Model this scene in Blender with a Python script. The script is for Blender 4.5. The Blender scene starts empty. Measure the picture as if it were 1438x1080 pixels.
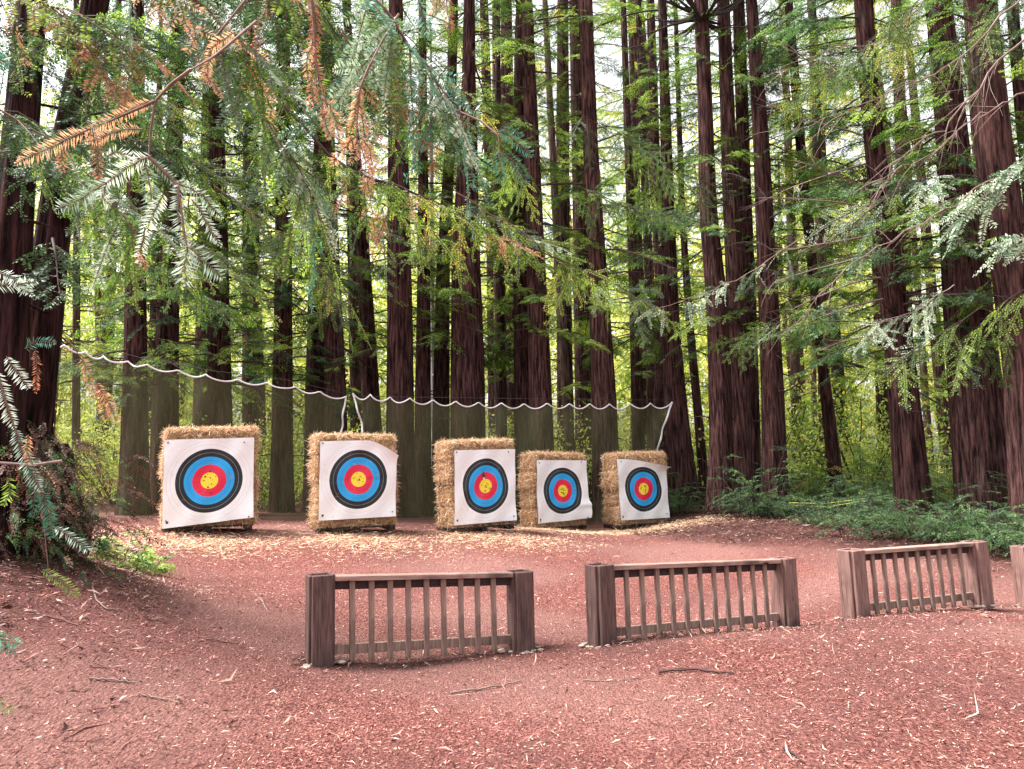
import bpy, math, random
import numpy as np
from mathutils import Matrix, Vector

random.seed(7); rng = np.random.default_rng(7)
R = math.radians
sc = bpy.context.scene

# ------------------------------------------------------------------ camera
F, CX, CY = 1080.0, 719.0, 540.0
EYE = Vector((0, 0, 1.6))
PITCH, ROLL = math.atan(115/1080), -0.02
CM = (Matrix.Rotation(R(90)+PITCH, 3, 'X') @ Matrix.Rotation(ROLL, 3, 'Z'))
cam_d = bpy.data.cameras.new('camera'); cam = bpy.data.objects.new('camera', cam_d)
sc.collection.objects.link(cam); sc.camera = cam
cam.matrix_world = Matrix.Translation(EYE) @ CM.to_4x4()
cam_d.sensor_width = 36; cam_d.lens = 36*F/1438; cam_d.clip_end = 1000; cam_d.clip_start = 0.05

# ------------------------------------------------------------------ world, sun, exposure
SUN_EL, SUN_AZ = R(62), R(-85)
w = bpy.data.worlds.new('World'); sc.world = w; w.use_nodes = True
nt = w.node_tree; bg = nt.nodes['Background']
sky = nt.nodes.new('ShaderNodeTexSky'); sky.sky_type = 'NISHITA'; sky.sun_disc = False
sky.sun_elevation = SUN_EL; sky.sun_rotation = SUN_AZ; sky.air_density = 1.0; sky.dust_density = 4.0; sky.ozone_density = 1
hs = nt.nodes.new('ShaderNodeHueSaturation'); hs.inputs['Saturation'].default_value = 0.12
nt.links.new(sky.outputs[0], hs.inputs['Color']); nt.links.new(hs.outputs[0], bg.inputs[0])
bg.inputs[1].default_value = 0.15
sl = bpy.data.lights.new('sun', 'SUN'); sl.energy = 3.4; sl.angle = R(18); sl.color = (1, .95, .9)
so = bpy.data.objects.new('sun', sl); sc.collection.objects.link(so)
sd = Vector((math.sin(SUN_AZ)*math.cos(SUN_EL), math.cos(SUN_AZ)*math.cos(SUN_EL), math.sin(SUN_EL)))
so.rotation_euler = sd.to_track_quat('Z', 'Y').to_euler()
sc.view_settings.view_transform = 'Standard'; sc.view_settings.look = 'None'
sc.view_settings.gamma = 1; sc.view_settings.exposure = 1.72
try:
    sc.cycles.transparent_max_bounces = 12
except Exception: pass

# ------------------------------------------------------------------ helpers
def at(px, py, D):
    d = CM @ Vector(((px-CX)/F, -(py-CY)/F, -1)); return np.array(EYE + d*(D/d.y))
def lin(c):
    return tuple(((x/255+.055)/1.055)**2.4 if x > 10 else x/255/12.92 for x in c)

# terrain: multiquadric through surveyed points
ctrl = [at(428,932,5.95), at(749,908,6.7), at(826,905,6.57), at(1120,876,7.8), at(1180,870,7.56), at(1392,858,8.3),
        at(295,750,12), at(500,749,12.9), at(670,748,13.8), at(790,745,16.2), at(890,743,16.8),
        at(130,732,13), at(470,731,15.8), at(930,727,18.3), at(1000,722,17), at(1100,722,16.5), at(1150,750,13),
        at(1400,745,13), at(60,800,7.2), at(20,870,5.4), at(200,815,8.3)]
ctrl += [np.array(p, float) for p in [(0,0,0),(0,3.2,.03),(-3,3,.08),(4,3,-.05),(-6,-3,.2),(7,-3,-.1),(-14,12,.6),(14,10,-.2),
         (0,26,.3),(-16,26,.8),(16,26,.1),(0,45,.0),(-40,45,.8),(40,45,0),(-40,0,.8),(40,0,-.2),(0,-30,0),(-60,-30,0),(60,-30,0),
         (0,120,1),(-120,120,1),(120,120,1),(150,0,0),(-150,0,0)]]
ctrl = np.array(ctrl)
def _phi(r2): return np.sqrt(r2+2.0)
_d2 = ((ctrl[:,None,:2]-ctrl[None,:,:2])**2).sum(-1)
_w = np.linalg.solve(_phi(_d2)+1e-3*np.eye(len(ctrl)), ctrl[:,2])
def gza(x, y):
    x = np.asarray(x, float); y = np.asarray(y, float); z = np.zeros(x.shape)
    for (cx, cy, cz), ww in zip(ctrl, _w): z += ww*_phi((x-cx)**2+(y-cy)**2)
    m = np.exp(-((x+5.0)**2/2.2+(y-7.2)**2/2.5))        # mound at the big left tree
    z += .22*m
    z += .02*np.sin(x*1.9+np.sin(y*1.3)*1.2)*np.sin(y*1.7+.6)+.008*np.sin(x*5.1+y*2)*np.sin(y*4.7-x)
    return z
def gz(x, y): return float(gza(x, y))

class Geo:
    def __init__(s): s.v=[]; s.f=[]; s.m=[]; s.r=[]; s.n=0; s.uv=None
    def add(s, v, f, mat=0, rnd=None):
        v = np.asarray(v, float).reshape(-1,3); f = np.asarray(f, int).reshape(-1,4)
        s.v.append(v); s.f.append(f+s.n); s.n += len(v)
        s.m.append(np.full(len(f), mat, int) if np.isscalar(mat) else np.asarray(mat, int))
        if rnd is None: rnd = rng.random()
        s.r.append(np.full(len(f), rnd) if np.isscalar(rnd) else np.asarray(rnd))
    def arrays(s):
        return np.vstack(s.v), np.vstack(s.f), np.concatenate(s.m), np.concatenate(s.r)
    def mesh(s, name, mats, origin=(0,0,0), smooth=False):
        v, f, m, r = s.arrays(); v = v-np.asarray(origin, float)
        me = bpy.data.meshes.new(name)
        me.vertices.add(len(v)); me.vertices.foreach_set('co', v.astype(np.float32).ravel())
        me.loops.add(len(f)*4); me.loops.foreach_set('vertex_index', f.astype(np.int32).ravel())
        me.polygons.add(len(f)); me.polygons.foreach_set('loop_start', np.arange(0, len(f)*4, 4, dtype=np.int32))
        me.polygons.foreach_set('material_index', m.astype(np.int32))
        me.update(calc_edges=True)
        a = me.attributes.new('rnd', 'FLOAT', 'FACE'); a.data.foreach_set('value', r.astype(np.float32))
        for x in (mats if isinstance(mats, (list, tuple)) else [mats]): me.materials.append(x)
        me.polygons.foreach_set('use_smooth', np.full(len(f), smooth))
        me.update(); return me
    def obj(s, name, mats, parent=None, origin=(0,0,0), smooth=False):
        o = bpy.data.objects.new(name, s.mesh(name, mats, origin, smooth)); sc.collection.objects.link(o)
        if parent is not None: o.parent = parent
        else: o.location = origin
        return o
    # shapes
    def box(s, c, half, M=None, mat=0, bev=.004, rnd=None):
        c = np.asarray(c, float); h = np.asarray(half, float); b = min(bev, h.min()*.45)
        g = []
        for ax in range(3):
            pass
        # chamfered box: three rings of 8 along the long axis
        ax = int(np.argmax(h)); o = [i for i in range(3) if i != ax]
        def ring(t, k):
            a, e = h[o[0]]-k, h[o[1]]-k
            pts = [(a,-e+b),(a,e-b),(a-b,e),(-a+b,e),(-a,e-b),(-a,-e+b),(-a+b,-e),(a-b,-e)]
            out = np.zeros((8,3))
            for i,(p,q) in enumerate(pts): out[i,o[0]]=p; out[i,o[1]]=q; out[i,ax]=t
            return out
        L = h[ax]; rs = [ring(-L, b), ring(-L+b, 0), ring(L-b, 0), ring(L, b)]
        v = np.vstack(rs); f = []
        flip = (ax == 1)
        for k in range(3):
            for i in range(8):
                j=(i+1)%8; q=[k*8+i,k*8+j,(k+1)*8+j,(k+1)*8+i]
                f.append(q[::-1] if flip else q)
        for base, rev in ((0, True), (24, False)):
            qs = [[7,0,1,2],[7,2,3,6],[6,3,4,5]]
            for q in qs:
                q = [base+i for i in q]
                if rev != flip: q = q[::-1]
                f.append(q)
        if M is not None: v = v @ np.asarray(M).T
        s.add(v+c, f, mat, rnd)
    def tube(s, P, rad, n=5, mat=0, rnd=None):
        P = np.asarray(P, float); k = len(P); rad = np.broadcast_to(np.asarray(rad, float), (k,))
        T = np.gradient(P, axis=0); T /= np.linalg.norm(T, axis=1, keepdims=True)+1e-9
        ref = np.array([0,0,1.]) if abs(T[:,2]).mean() < .8 else np.array([1.,0,0])
        U = np.cross(T, ref); U /= np.linalg.norm(U, axis=1, keepdims=True)+1e-9; V = np.cross(T, U)
        a = np.arange(n)*2*math.pi/n
        v = (P[:,None]+rad[:,None,None]*(U[:,None]*np.cos(a)[None,:,None]+V[:,None]*np.sin(a)[None,:,None])).reshape(-1,3)
        i = np.arange(k-1)[:,None]*n; j = np.arange(n)[None]; j2=(j+1)%n
        f = np.stack([i+j, i+j2, i+n+j2, i+n+j], -1).reshape(-1,4)
        s.add(v, f, mat, rnd)
    def needles(s, P, nrm, ln, sp, wd, mat=0, r0=None, ang=.45, taper=True, droop=.0, lo=.05):
        P = np.asarray(P, float)
        seg = np.linalg.norm(np.diff(P, axis=0), axis=1); S = np.concatenate([[0], np.cumsum(seg)]); L = S[-1]
        n = max(3, int(L/sp)); t = np.linspace(lo*L, L, n)
        B = np.stack([np.interp(t, S, P[:,i]) for i in range(3)], 1)
        B2 = np.stack([np.interp(t-.02*L, S, P[:,i]) for i in range(3)], 1)
        T = B-B2; T /= np.linalg.norm(T, axis=1, keepdims=True)+1e-9
        N = np.asarray(nrm, float)[None]; Sd = np.cross(N, T); Sd /= np.linalg.norm(Sd, axis=1, keepdims=True)+1e-9
        u = t/L; env = (np.clip(.5+u*3, 0, 1)*np.clip((1.08-u)*3.5, .3, 1)) if taper else np.ones(n)
        r0 = rng.random() if r0 is None else r0
        vs=[]
        for sg in (-1,1):
            a = ang+rng.normal(0,.13,(n,1)); l = (ln*env*rng.uniform(.8,1.1,n))[:,None]
            d = sg*Sd*np.cos(a)+T*np.sin(a)+N*rng.normal(0,.13,(n,1)); d[:,2]-=droop
            b = B+T*rng.uniform(-.3,.3,(n,1))*sp
            m = b+d*l*.5; h = T*wd*.5+N*rng.normal(0,.3,(n,1))*wd
            vs.append(np.stack([b, m+h, b+d*l, m-h], 1))
        v = np.concatenate(vs).reshape(-1,3); f = np.arange(len(v)).reshape(-1,4)
        s.add(v, f, mat, np.clip(r0+rng.normal(0,.12,len(f)),0,1))

def norm(v): v=np.asarray(v,float); return v/(np.linalg.norm(v)+1e-9)
def twig_path(p, d, L, droop, k=6, wob=.04):
    pts=[np.asarray(p,float)]; d=norm(d)
    for i in range(k-1):
        d = norm(d+np.array([0,0,-droop/k])+rng.normal(0,wob,3)); pts.append(pts[-1]+d*L/(k-1))
    return np.array(pts)
def spray(g, p, d, L, nrm, ln, sp, wd, leaf=0, wood=1, side=.33, gap=.07, droop=.4, r0=None, stem=None, sub=False, dens=1.0):
    """a flat redwood spray: an axis with side twigs carrying two ranks of needles"""
    P = twig_path(p, d, L, droop, 8)
    stem = stem or max(.0012, L*.006)
    g.tube(P, np.linspace(stem, stem*.4, len(P)), 4, wood)
    r0 = rng.random() if r0 is None else r0
    g.needles(P, nrm, ln*.85, sp, wd, leaf, r0, lo=.15)
    n = int(L*.85/gap); S = np.linspace(.12, .95, max(n,2))
    for i, u in enumerate(S):
        if rng.random() > dens: continue
        b = np.array([np.interp(u*(len(P)-1), np.arange(len(P)), P[:,k]) for k in range(3)])
        k = min(int(u*(len(P)-1)), len(P)-2); T = norm(P[k+1]-P[k])
        sd = norm(np.cross(nrm, T))*(1 if i%2 else -1)
        a = rng.uniform(.65,.95)
        l = L*side*(1.15-u)**.7*rng.uniform(.75,1.2)
        if l < ln*1.2: continue
        dd = sd*math.cos(a)+T*math.sin(a)+np.asarray(nrm)*rng.normal(0,.12)
        if sub and l > .22:
            spray(g, b, dd, l, nrm, ln, sp, wd, leaf, wood, .38, gap*.8, droop, np.clip(r0+rng.normal(0,.1),0,1), stem*.5, False, dens)
        else:
            Q = twig_path(b, dd, l, droop*.8, 5)
            g.tube(Q, np.linspace(stem*.45, stem*.2, 5), 3, wood)
            g.needles(Q, nrm, ln, sp, wd, leaf, np.clip(r0+rng.normal(0,.12),0,1))
    return P

def tag(o, label=None, cat=None, group=None, kind=None):
    if label: o['label']=label
    if cat: o['category']=cat
    if group: o['group']=group
    if kind: o['kind']=kind
    return o
def empty(name, loc, rz=0):
    o = bpy.data.objects.new(name, None); sc.collection.objects.link(o); o.location = loc; o.rotation_euler=(0,0,rz)
    o.empty_display_size=.2; return o
def copy_tree(o, parent=None):
    c = o.copy(); sc.collection.objects.link(c); c.parent = parent
    for ch in list(o.children): copy_tree(ch, c)
    return c

# ------------------------------------------------------------------ materials
class NM:
    def __init__(s, name):
        s.m = bpy.data.materials.new(name); s.m.use_nodes=True; s.t=s.m.node_tree; s.b=s.t.nodes['Principled BSDF']; s.o=s.t.nodes['Material Output']
    def n(s, ty, **kw):
        x = s.t.nodes.new(ty)
        for k,v in kw.items():
            if k in x.inputs.keys(): x.inputs[k].default_value=v
            else: setattr(x,k,v)
        return x
    def l(s,a,b): s.t.links.new(a,b)
    def ramp(s, fac, stops, interp='LINEAR'):
        r = s.n('ShaderNodeValToRGB'); cr=r.color_ramp; cr.interpolation=interp
        while len(cr.elements)<len(stops): cr.elements.new(.5)
        for e,(p,c) in zip(cr.elements,stops): e.position=p; e.color=(*c,1)
        s.l(fac, r.inputs[0]); return r.outputs[0]
    def coord(s, scale=(1,1,1), which='Object'):
        tc=s.n('ShaderNodeTexCoord'); mp=s.n('ShaderNodeMapping'); mp.inputs['Scale'].default_value=scale
        s.l(tc.outputs[which], mp.inputs[0]); return mp.outputs[0]
    def noise(s, vec, scale, detail=5, rough=.6):
        x=s.n('ShaderNodeTexNoise'); x.inputs['Scale'].default_value=scale; x.inputs['Detail'].default_value=detail; x.inputs['Roughness'].default_value=rough
        s.l(vec,x.inputs['Vector']); return x.outputs['Fac']
    def mix(s,a,b,f,mode='MIX'):
        x=s.n('ShaderNodeMix', data_type='RGBA', blend_type=mode)
        for v,i in ((f,0),(a,6),(b,7)):
            if isinstance(v,(int,float)): x.inputs[i].default_value=v
            elif isinstance(v,tuple): x.inputs[i].default_value=(*v,1)
            else: s.l(v,x.inputs[i])
        return x.outputs[2]
    def math(s,op,a,b=0.0):
        x=s.n('ShaderNodeMath',operation=op)
        for v,i in ((a,0),(b,1)):
            if isinstance(v,(int,float)): x.inputs[i].default_value=v
            else: s.l(v,x.inputs[i])
        return x.outputs[0]
    def bump(s,h,strength=.5,dist=.02):
        b=s.n('ShaderNodeBump'); b.inputs['Strength'].default_value=strength; b.inputs['Distance'].default_value=dist
        s.l(h,b.inputs['Height']); s.l(b.outputs[0],s.b.inputs['Normal'])
    def base(s,c,rough=.8,spec=.3):
        if isinstance(c,tuple): s.b.inputs['Base Color'].default_value=(*c,1)
        else: s.l(c,s.b.inputs['Base Color'])
        s.b.inputs['Roughness'].default_value=rough; s.b.inputs['Specular IOR Level'].default_value=spec
        return s.m

def leaf_mat(name, stops, trans=.35, rough=.5, spec=.35):
    k=NM(name); a=k.n('ShaderNodeAttribute'); a.attribute_name='rnd'
    c=k.ramp(a.outputs['Fac'], stops)
    k.base(c,rough,spec)
    t=k.n('ShaderNodeBsdfTranslucent'); hs=k.n('ShaderNodeHueSaturation'); hs.inputs['Value'].default_value=1.6; hs.inputs['Saturation'].default_value=1.1
    k.l(c,hs.inputs['Color']); k.l(hs.outputs[0],t.inputs[0])
    mx=k.n('ShaderNodeMixShader'); mx.inputs[0].default_value=trans
    k.l(k.b.outputs[0],mx.inputs[1]); k.l(t.outputs[0],mx.inputs[2]); k.l(mx.outputs[0],k.o.inputs['Surface'])
    return k.m
G_DARK = leaf_mat('leaf_dark', [(0,(.014,.035,.014)),(.5,(.035,.085,.028)),(1,(.10,.19,.06))])
G_MID  = leaf_mat('leaf_mid', [(0,(.03,.07,.015)),(.5,(.10,.18,.035)),(1,(.26,.36,.08))], .5)
G_GREY = leaf_mat('leaf_grey_green', [(0,(.06,.12,.07)),(.5,(.16,.26,.15)),(1,(.42,.5,.36))], .3, .4, .5)
G_TEAL = leaf_mat('leaf_blue_green', [(0,(.03,.10,.065)),(.5,(.07,.22,.14)),(1,(.16,.40,.26))], .3, .4, .5)
G_LIME = leaf_mat('leaf_bright', [(0,(.08,.13,.02)),(.5,(.17,.27,.05)),(.85,(.32,.40,.09)),(1,(.5,.40,.10))], .45)
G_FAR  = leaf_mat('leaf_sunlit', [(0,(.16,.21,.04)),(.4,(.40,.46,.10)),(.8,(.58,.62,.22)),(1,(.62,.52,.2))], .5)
G_DEAD = leaf_mat('leaf_dead', [(0,(.24,.10,.06)),(.5,(.48,.23,.13)),(1,(.70,.44,.26))], .35)
G_FERN = leaf_mat('leaf_fern', [(0,(.08,.15,.03)),(.5,(.2,.33,.07)),(1,(.40,.52,.14))], .4)

def bark(name, dark, light, sc_=1.0):
    k=NM(name); v=k.coord((1,1,.09)); n1=k.noise(v,20*sc_,6,.7); v2=k.coord((1,1,.3)); n2=k.noise(v2,4*sc_,4,.6); n3=k.noise(v,45*sc_,3,.6)
    h=k.math('ADD',n1,k.math('MULTIPLY',n3,.35))
    c=k.ramp(n1,[(.40,dark),(.52,tuple(a*.6+b*.4 for a,b in zip(dark,light))),(.64,light)])
    c=k.mix(c,(.9,.8,.8),k.math('MULTIPLY',k.ramp(n2,[(.6,(0,0,0)),(.75,(1,1,1))]),.05))
    k.bump(h,1.0,.06); return k.base(c,.95,.1)
BARK = bark('redwood_bark',(.009,.004,.0045),(.13,.062,.056))
BARK_L = bark('redwood_bark_light',(.015,.007,.007),(.18,.09,.082))
BARK_N = bark('redwood_bark_near',(.005,.0022,.0025),(.075,.034,.032),.8)
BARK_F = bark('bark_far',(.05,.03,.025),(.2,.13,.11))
BARK_P = bark('pale_bark',(.3,.27,.26),(.75,.7,.7))
def plain(name, c, rough=.8, var=.3, scale=30):
    k=NM(name); n=k.noise(k.coord(),scale,4); d=tuple(x*(1-var) for x in c); l=tuple(min(1,x*(1+var)) for x in c)
    return k.base(k.ramp(n,[(.3,d),(.7,l)]),rough,.25)
TWIG = plain('twig_wood',(.16,.09,.07)); TWIG_G = plain('twig_grey',(.2,.14,.12)); TWIG_D = plain('twig_dark',(.05,.03,.028))

# ground
k=NM('bark_mulch'); v=k.coord(); 
n1=k.noise(v,55,8,.75); n2=k.noise(v,.45,4,.6); n3=k.noise(v,9,5,.7)
vo=k.n('ShaderNodeTexVoronoi'); vo.inputs['Scale'].default_value=60; k.l(k.coord((1,.45,1)),vo.inputs['Vector'])
c=k.ramp(n1,[(.36,(.035,.012,.011)),(.47,(.15,.050,.042)),(.57,(.31,.125,.105)),(.67,(.52,.275,.225))])
n4=k.noise(v,16,6,.75); c=k.mix(c,(.47,.235,.185),k.ramp(n4,[(.56,(0,0,0)),(.70,(.75,.75,.75))])); c=k.mix(c,(.07,.028,.03),k.ramp(n4,[(.32,(.8,.8,.8)),(.45,(0,0,0))]))
c=k.mix(c,(.14,.055,.05),k.ramp(n3,[(.5,(0,0,0)),(.75,(.5,.5,.5))]))
c=k.mix(c,(.15,.068,.062),k.ramp(n2,[(.44,(0,0,0)),(.6,(.7,.7,.7))]))
du=k.n('ShaderNodeAttribute'); du.attribute_name='duff_shade'; dm=k.math('MULTIPLY',du.outputs['Fac'],k.ramp(k.noise(v,2.2,5,.7),[(.3,(.55,.55,.55)),(.6,(1,1,1))]))
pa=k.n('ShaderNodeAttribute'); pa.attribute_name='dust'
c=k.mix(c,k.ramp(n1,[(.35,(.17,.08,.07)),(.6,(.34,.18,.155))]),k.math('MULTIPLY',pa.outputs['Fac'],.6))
c=k.mix(c,k.ramp(n4,[(.35,(.012,.006,.006)),(.55,(.06,.027,.024)),(.68,(.17,.09,.075))]),dm)  # forest duff, and the fence-foot shade, mixed into the ground colour
k.bump(k.math('ADD',n1,k.math('MULTIPLY',vo.outputs['Distance'],.6)),1.0,.03); MULCH=k.base(c,.95,.1)
CHIP = leaf_mat('wood_chip',[(0,(.03,.010,.009)),(.35,(.15,.050,.042)),(.65,(.37,.155,.13)),(.9,(.55,.29,.235)),(1,(.76,.57,.45))],.02,.8,.15)
STRAW = leaf_mat('straw',[(0,(.18,.09,.045)),(.3,(.46,.27,.15)),(.65,(.74,.52,.34)),(1,(.92,.78,.60))],.15,.6,.25)
STRAW_L = leaf_mat('straw_litter',[(0,(.36,.20,.12)),(.5,(.62,.40,.25)),(1,(.86,.68,.48))],.08,.7,.2)
k=NM('straw_core'); n=k.noise(k.coord((1,1,3)),26,6,.7); k.bump(n,1,.03)
STRAWC=k.base(k.ramp(n,[(.35,(.14,.07,.03)),(.55,(.42,.25,.12)),(.7,(.62,.42,.24))]),.9,.1)

# fence timber
def timber(name, c1, c2, ax):
    k=NM(name); s=[16,16,16]; s[ax]=1.1; v=k.coord(tuple(s)); n=k.noise(v,3,6,.65); n2=k.noise(k.coord(),2.5,3)
    s=[5,5,5]; s[ax]=2.2
    vo=k.n('ShaderNodeTexVoronoi'); vo.inputs['Scale'].default_value=1.3; k.l(k.coord(tuple(s)),vo.inputs['Vector'])
    c=k.ramp(n,[(.3,c1),(.6,c2),(.8,tuple(min(1,x*1.3) for x in c2))])
    c=k.mix(c,(.035,.022,.026),k.ramp(n2,[(.5,(0,0,0)),(.72,(.75,.75,.75))]))
    c=k.mix(c,(.02,.012,.012),k.ramp(vo.outputs['Distance'],[(.09,(1,1,1)),(.17,(0,0,0))]))
    k.bump(n,.5,.006); return k.base(c,.8,.25)
WPOST=timber('weathered_post',(.09,.045,.04),(.25,.145,.125),2)
WPOST_D=timber('stained_post',(.03,.017,.017),(.135,.077,.068),2)
WBAL=timber('weathered_baluster',(.12,.07,.055),(.30,.20,.165),2)
WRAIL=timber('weathered_rail',(.17,.09,.075),(.36,.235,.195),0)
WDARK=timber('dark_timber',(.02,.012,.013),(.06,.035,.035),0)  # much darker tone, for the rail recessed below the top rail
CEM=plain('cement',(.36,.29,.24),.9,.4,40)
ROPEW=plain('white_rope',(.72,.70,.72),.7,.1); BLACKW=plain('pallet_wood',(.03,.022,.02)); 
METAL=plain('pin',(.05,.05,.05),.4,.1)

# ------------------------------------------------------------------ ground sheet
g=Geo(); a=np.linspace(-1,1,300); 
def warp(t,c): return c+np.sign(t)*(np.abs(t)*9+np.abs(t)**5*160)
X,Y=np.meshgrid(warp(a,0),warp(a,7)); Z=gza(X,Y); n=len(a)
i=np.arange(n-1)[:,None]*n+np.arange(n-1)[None]
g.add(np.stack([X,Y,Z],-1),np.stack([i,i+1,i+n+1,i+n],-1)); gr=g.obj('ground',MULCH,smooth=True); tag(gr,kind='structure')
def ss(t): t=np.clip(t,0,1); return t*t*(3-2*t)
def duff_shade(x,y):
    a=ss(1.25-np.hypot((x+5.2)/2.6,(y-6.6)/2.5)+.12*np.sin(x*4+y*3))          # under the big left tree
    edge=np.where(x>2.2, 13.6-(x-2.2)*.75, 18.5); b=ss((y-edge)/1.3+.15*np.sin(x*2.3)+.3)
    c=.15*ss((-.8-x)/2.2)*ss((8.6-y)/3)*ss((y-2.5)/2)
    for (p,q) in (((449,932,5.95),(732,908,6.68)),((846,903,6.57),(1104,877,7.72)),((1203,870,7.6),(1377,858,8.3)),((1446,850,8.6),(1640,838,9.4))):  # fence feet: dark dug soil, with the shade under each fence painted in
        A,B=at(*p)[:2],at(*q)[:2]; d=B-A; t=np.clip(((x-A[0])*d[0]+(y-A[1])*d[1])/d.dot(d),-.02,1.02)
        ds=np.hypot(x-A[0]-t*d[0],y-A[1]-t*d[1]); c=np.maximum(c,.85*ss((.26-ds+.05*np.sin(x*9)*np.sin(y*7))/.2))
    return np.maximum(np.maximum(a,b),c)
def patch(x,y): return .5+.5*np.sin(x*1.1+1.7*np.sin(y*.9+.5))*np.sin(y*1.35+1.2*np.sin(x*.8))
dz=gr.data.attributes.new('dust','FLOAT','POINT'); dz.data.foreach_set('value',ss(1.15-patch(X,Y)*1.7).astype(np.float32).ravel())
dz=gr.data.attributes.new('duff_shade','FLOAT','POINT'); dz.data.foreach_set('value',duff_shade(X,Y).astype(np.float32).ravel())

def litter(name,N,mat,xs,ys,Lr,Wr,keep=None,label='',cat='litter',lift=.006,pw=1.5):
    g=Geo(); u=rng.random(N); y=ys[0]+(ys[1]-ys[0])*u**pw; 
    x=(rng.random(N)*2-1)*xs(y)
    if keep is not None:
        m=keep(x,y); x=x[m]; y=y[m]
    n=len(x); th=rng.uniform(0,math.pi*2,n); L=rng.uniform(*Lr,n)*np.clip(rng.lognormal(0,.45,n),.4,2.6); W=rng.uniform(*Wr,n)
    d=np.stack([np.cos(th),np.sin(th),rng.normal(0,.22,n)],1); s=np.stack([-np.sin(th),np.cos(th),rng.normal(0,.5,n)],1)
    c=np.stack([x,y,gza(x,y)+rng.uniform(.0,lift,n)+np.abs(d[:,2])*L*.3],1)
    b=rng.normal(0,.12,(n,1))*s*L[:,None]
    V=np.stack([c-d*L[:,None]/2-s*W[:,None]*.3, c+b-s*W[:,None]/2, c+d*L[:,None]/2, c+b+s*W[:,None]/2],1)
    g.add(V,np.arange(n*4).reshape(-1,4),0,rng.random(n)); o=g.obj(name,mat); tag(o,label,cat,kind='stuff')
    return o
def patch(x,y): return .5+.5*np.sin(x*1.1+1.7*np.sin(y*.9+.5))*np.sin(y*1.35+1.2*np.sin(x*.8))
def kp(x,y): return rng.random(len(x))<.45+.55*ss(patch(x,y)*1.5-.2)
litter('wood_chips',230000,CHIP,lambda y:y*.78+1.5,(1.6,15.5),(.010,.036),(.0025,.008),kp,label='red brown shredded bark mulch covering the clearing floor',cat='mulch')
litter('large_wood_chips',2200,CHIP,lambda y:y*.78+1.5,(1.8,13),(.05,.13),(.004,.011),label='paler long wood slivers scattered over the bark mulch',cat='mulch',lift=.012)

# ------------------------------------------------------------------ redwoods
def trunk_obj(pts, D, mat, root_name, label, group=None, height=24, flare=1.12, seg=36, lean_top=None, depthlean=0):
    """pts: (centre x, row, width) readings from top to bottom, all at depth D"""
    P=[(at(x,y,D), wd/2/F*D) for x,y,wd in pts]
    P.sort(key=lambda q:q[0][2])
    p0,r0=P[0]; p1,_=P[1]
    sl=(p1-p0)/(p1[2]-p0[2])
    gz0=gz(p0[0],D)-.1
    if p0[2]>gz0+.3:
        b=p0+sl*(gz0-p0[2]); P.insert(0,(b, r0*1.06))
    pt,rt=P[-1]; pm,rm=P[-2]; st=(pt-pm)/(pt[2]-pm[2]); 
    top=pt+st*(height-pt[2]); P.append((top, max(rt*.35,.03)))
    zs=np.array([q[0][2] for q in P]); C=np.array([q[0] for q in P]); rr=np.array([q[1] for q in P])
    z=np.concatenate([np.arange(zs[0],min(14,height),.22),np.linspace(min(14,height),height,12)])
    cx=np.interp(z,zs,C[:,0]); cy=np.interp(z,zs,C[:,1]); r=np.interp(z,zs,rr)
    # soften kinks
    for arr in (cx,cy,r):
        for _ in range(4): arr[1:-1]=(arr[:-2]+2*arr[1:-1]+arr[2:])/4
    hb=z-zs[0]; r=r*(1+(flare-1)*np.exp(-hb/.45))
    th=np.arange(seg)*2*math.pi/seg
    ph=rng.uniform(0,6.28,6); big=max(.6,r.mean()/.3)
    k1,k2,k3=int(5+rng.integers(0,3)),int(9+rng.integers(0,4)),int(15+rng.integers(0,3))
    TH,ZZ=np.meshgrid(th,z)
    tw=ph[5]+ZZ*.12
    fl=.045*np.sin(k1*TH+ph[0]+tw)+.035*np.abs(np.sin(k2*TH/1+ph[1]+.6*np.sin(ZZ*.7+ph[3])))+.025*np.sin(k3*TH+ph[2]+.9*np.sin(ZZ*1.1))
    fl+=rng.normal(0,.008,fl.shape)
    fl*= (1+1.0*np.exp(-(ZZ-zs[0])/.7))
    rad=r[:,None]*(1+fl)*.90
    V=np.stack([cx[:,None]+rad*np.cos(TH),cy[:,None]+rad*np.sin(TH),ZZ],-1)
    V=np.concatenate([V.reshape(-1,3)])
    i=np.arange(len(z)-1)[:,None]*seg; j=np.arange(seg)[None]; j2=(j+1)%seg
    f=np.stack([i+j,i+j2,i+seg+j2,i+seg+j],-1).reshape(-1,4)
    base=(float(cx[0]),float(cy[0]),float(gz(cx[0],cy[0])))
    root=empty(root_name,base); tag(root,label,'tree',group)
    g=Geo(); g.add(V,f)
    for q in range(16):
        zz=rng.uniform(zs[0]+1.2,12); aa=rng.uniform(0,6.28); c_=np.array([np.interp(zz,z,cx),np.interp(zz,z,cy),zz]); rr_=np.interp(zz,z,r); dd=np.array([math.cos(aa),math.sin(aa),rng.uniform(-.3,.3)])
        g.tube(twig_path(c_+dd*rr_*.9,dd,rng.uniform(.08,.7),.2,4,.12),[.018,.013,.008,.004],4)
    g.obj('trunk',mat,root,origin=base,smooth=True)
    axis=lambda zz:np.array([np.interp(zz,z,cx),np.interp(zz,z,cy),zz]); 
    return root, base, axis, (lambda zz:np.interp(zz,z,r))

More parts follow.
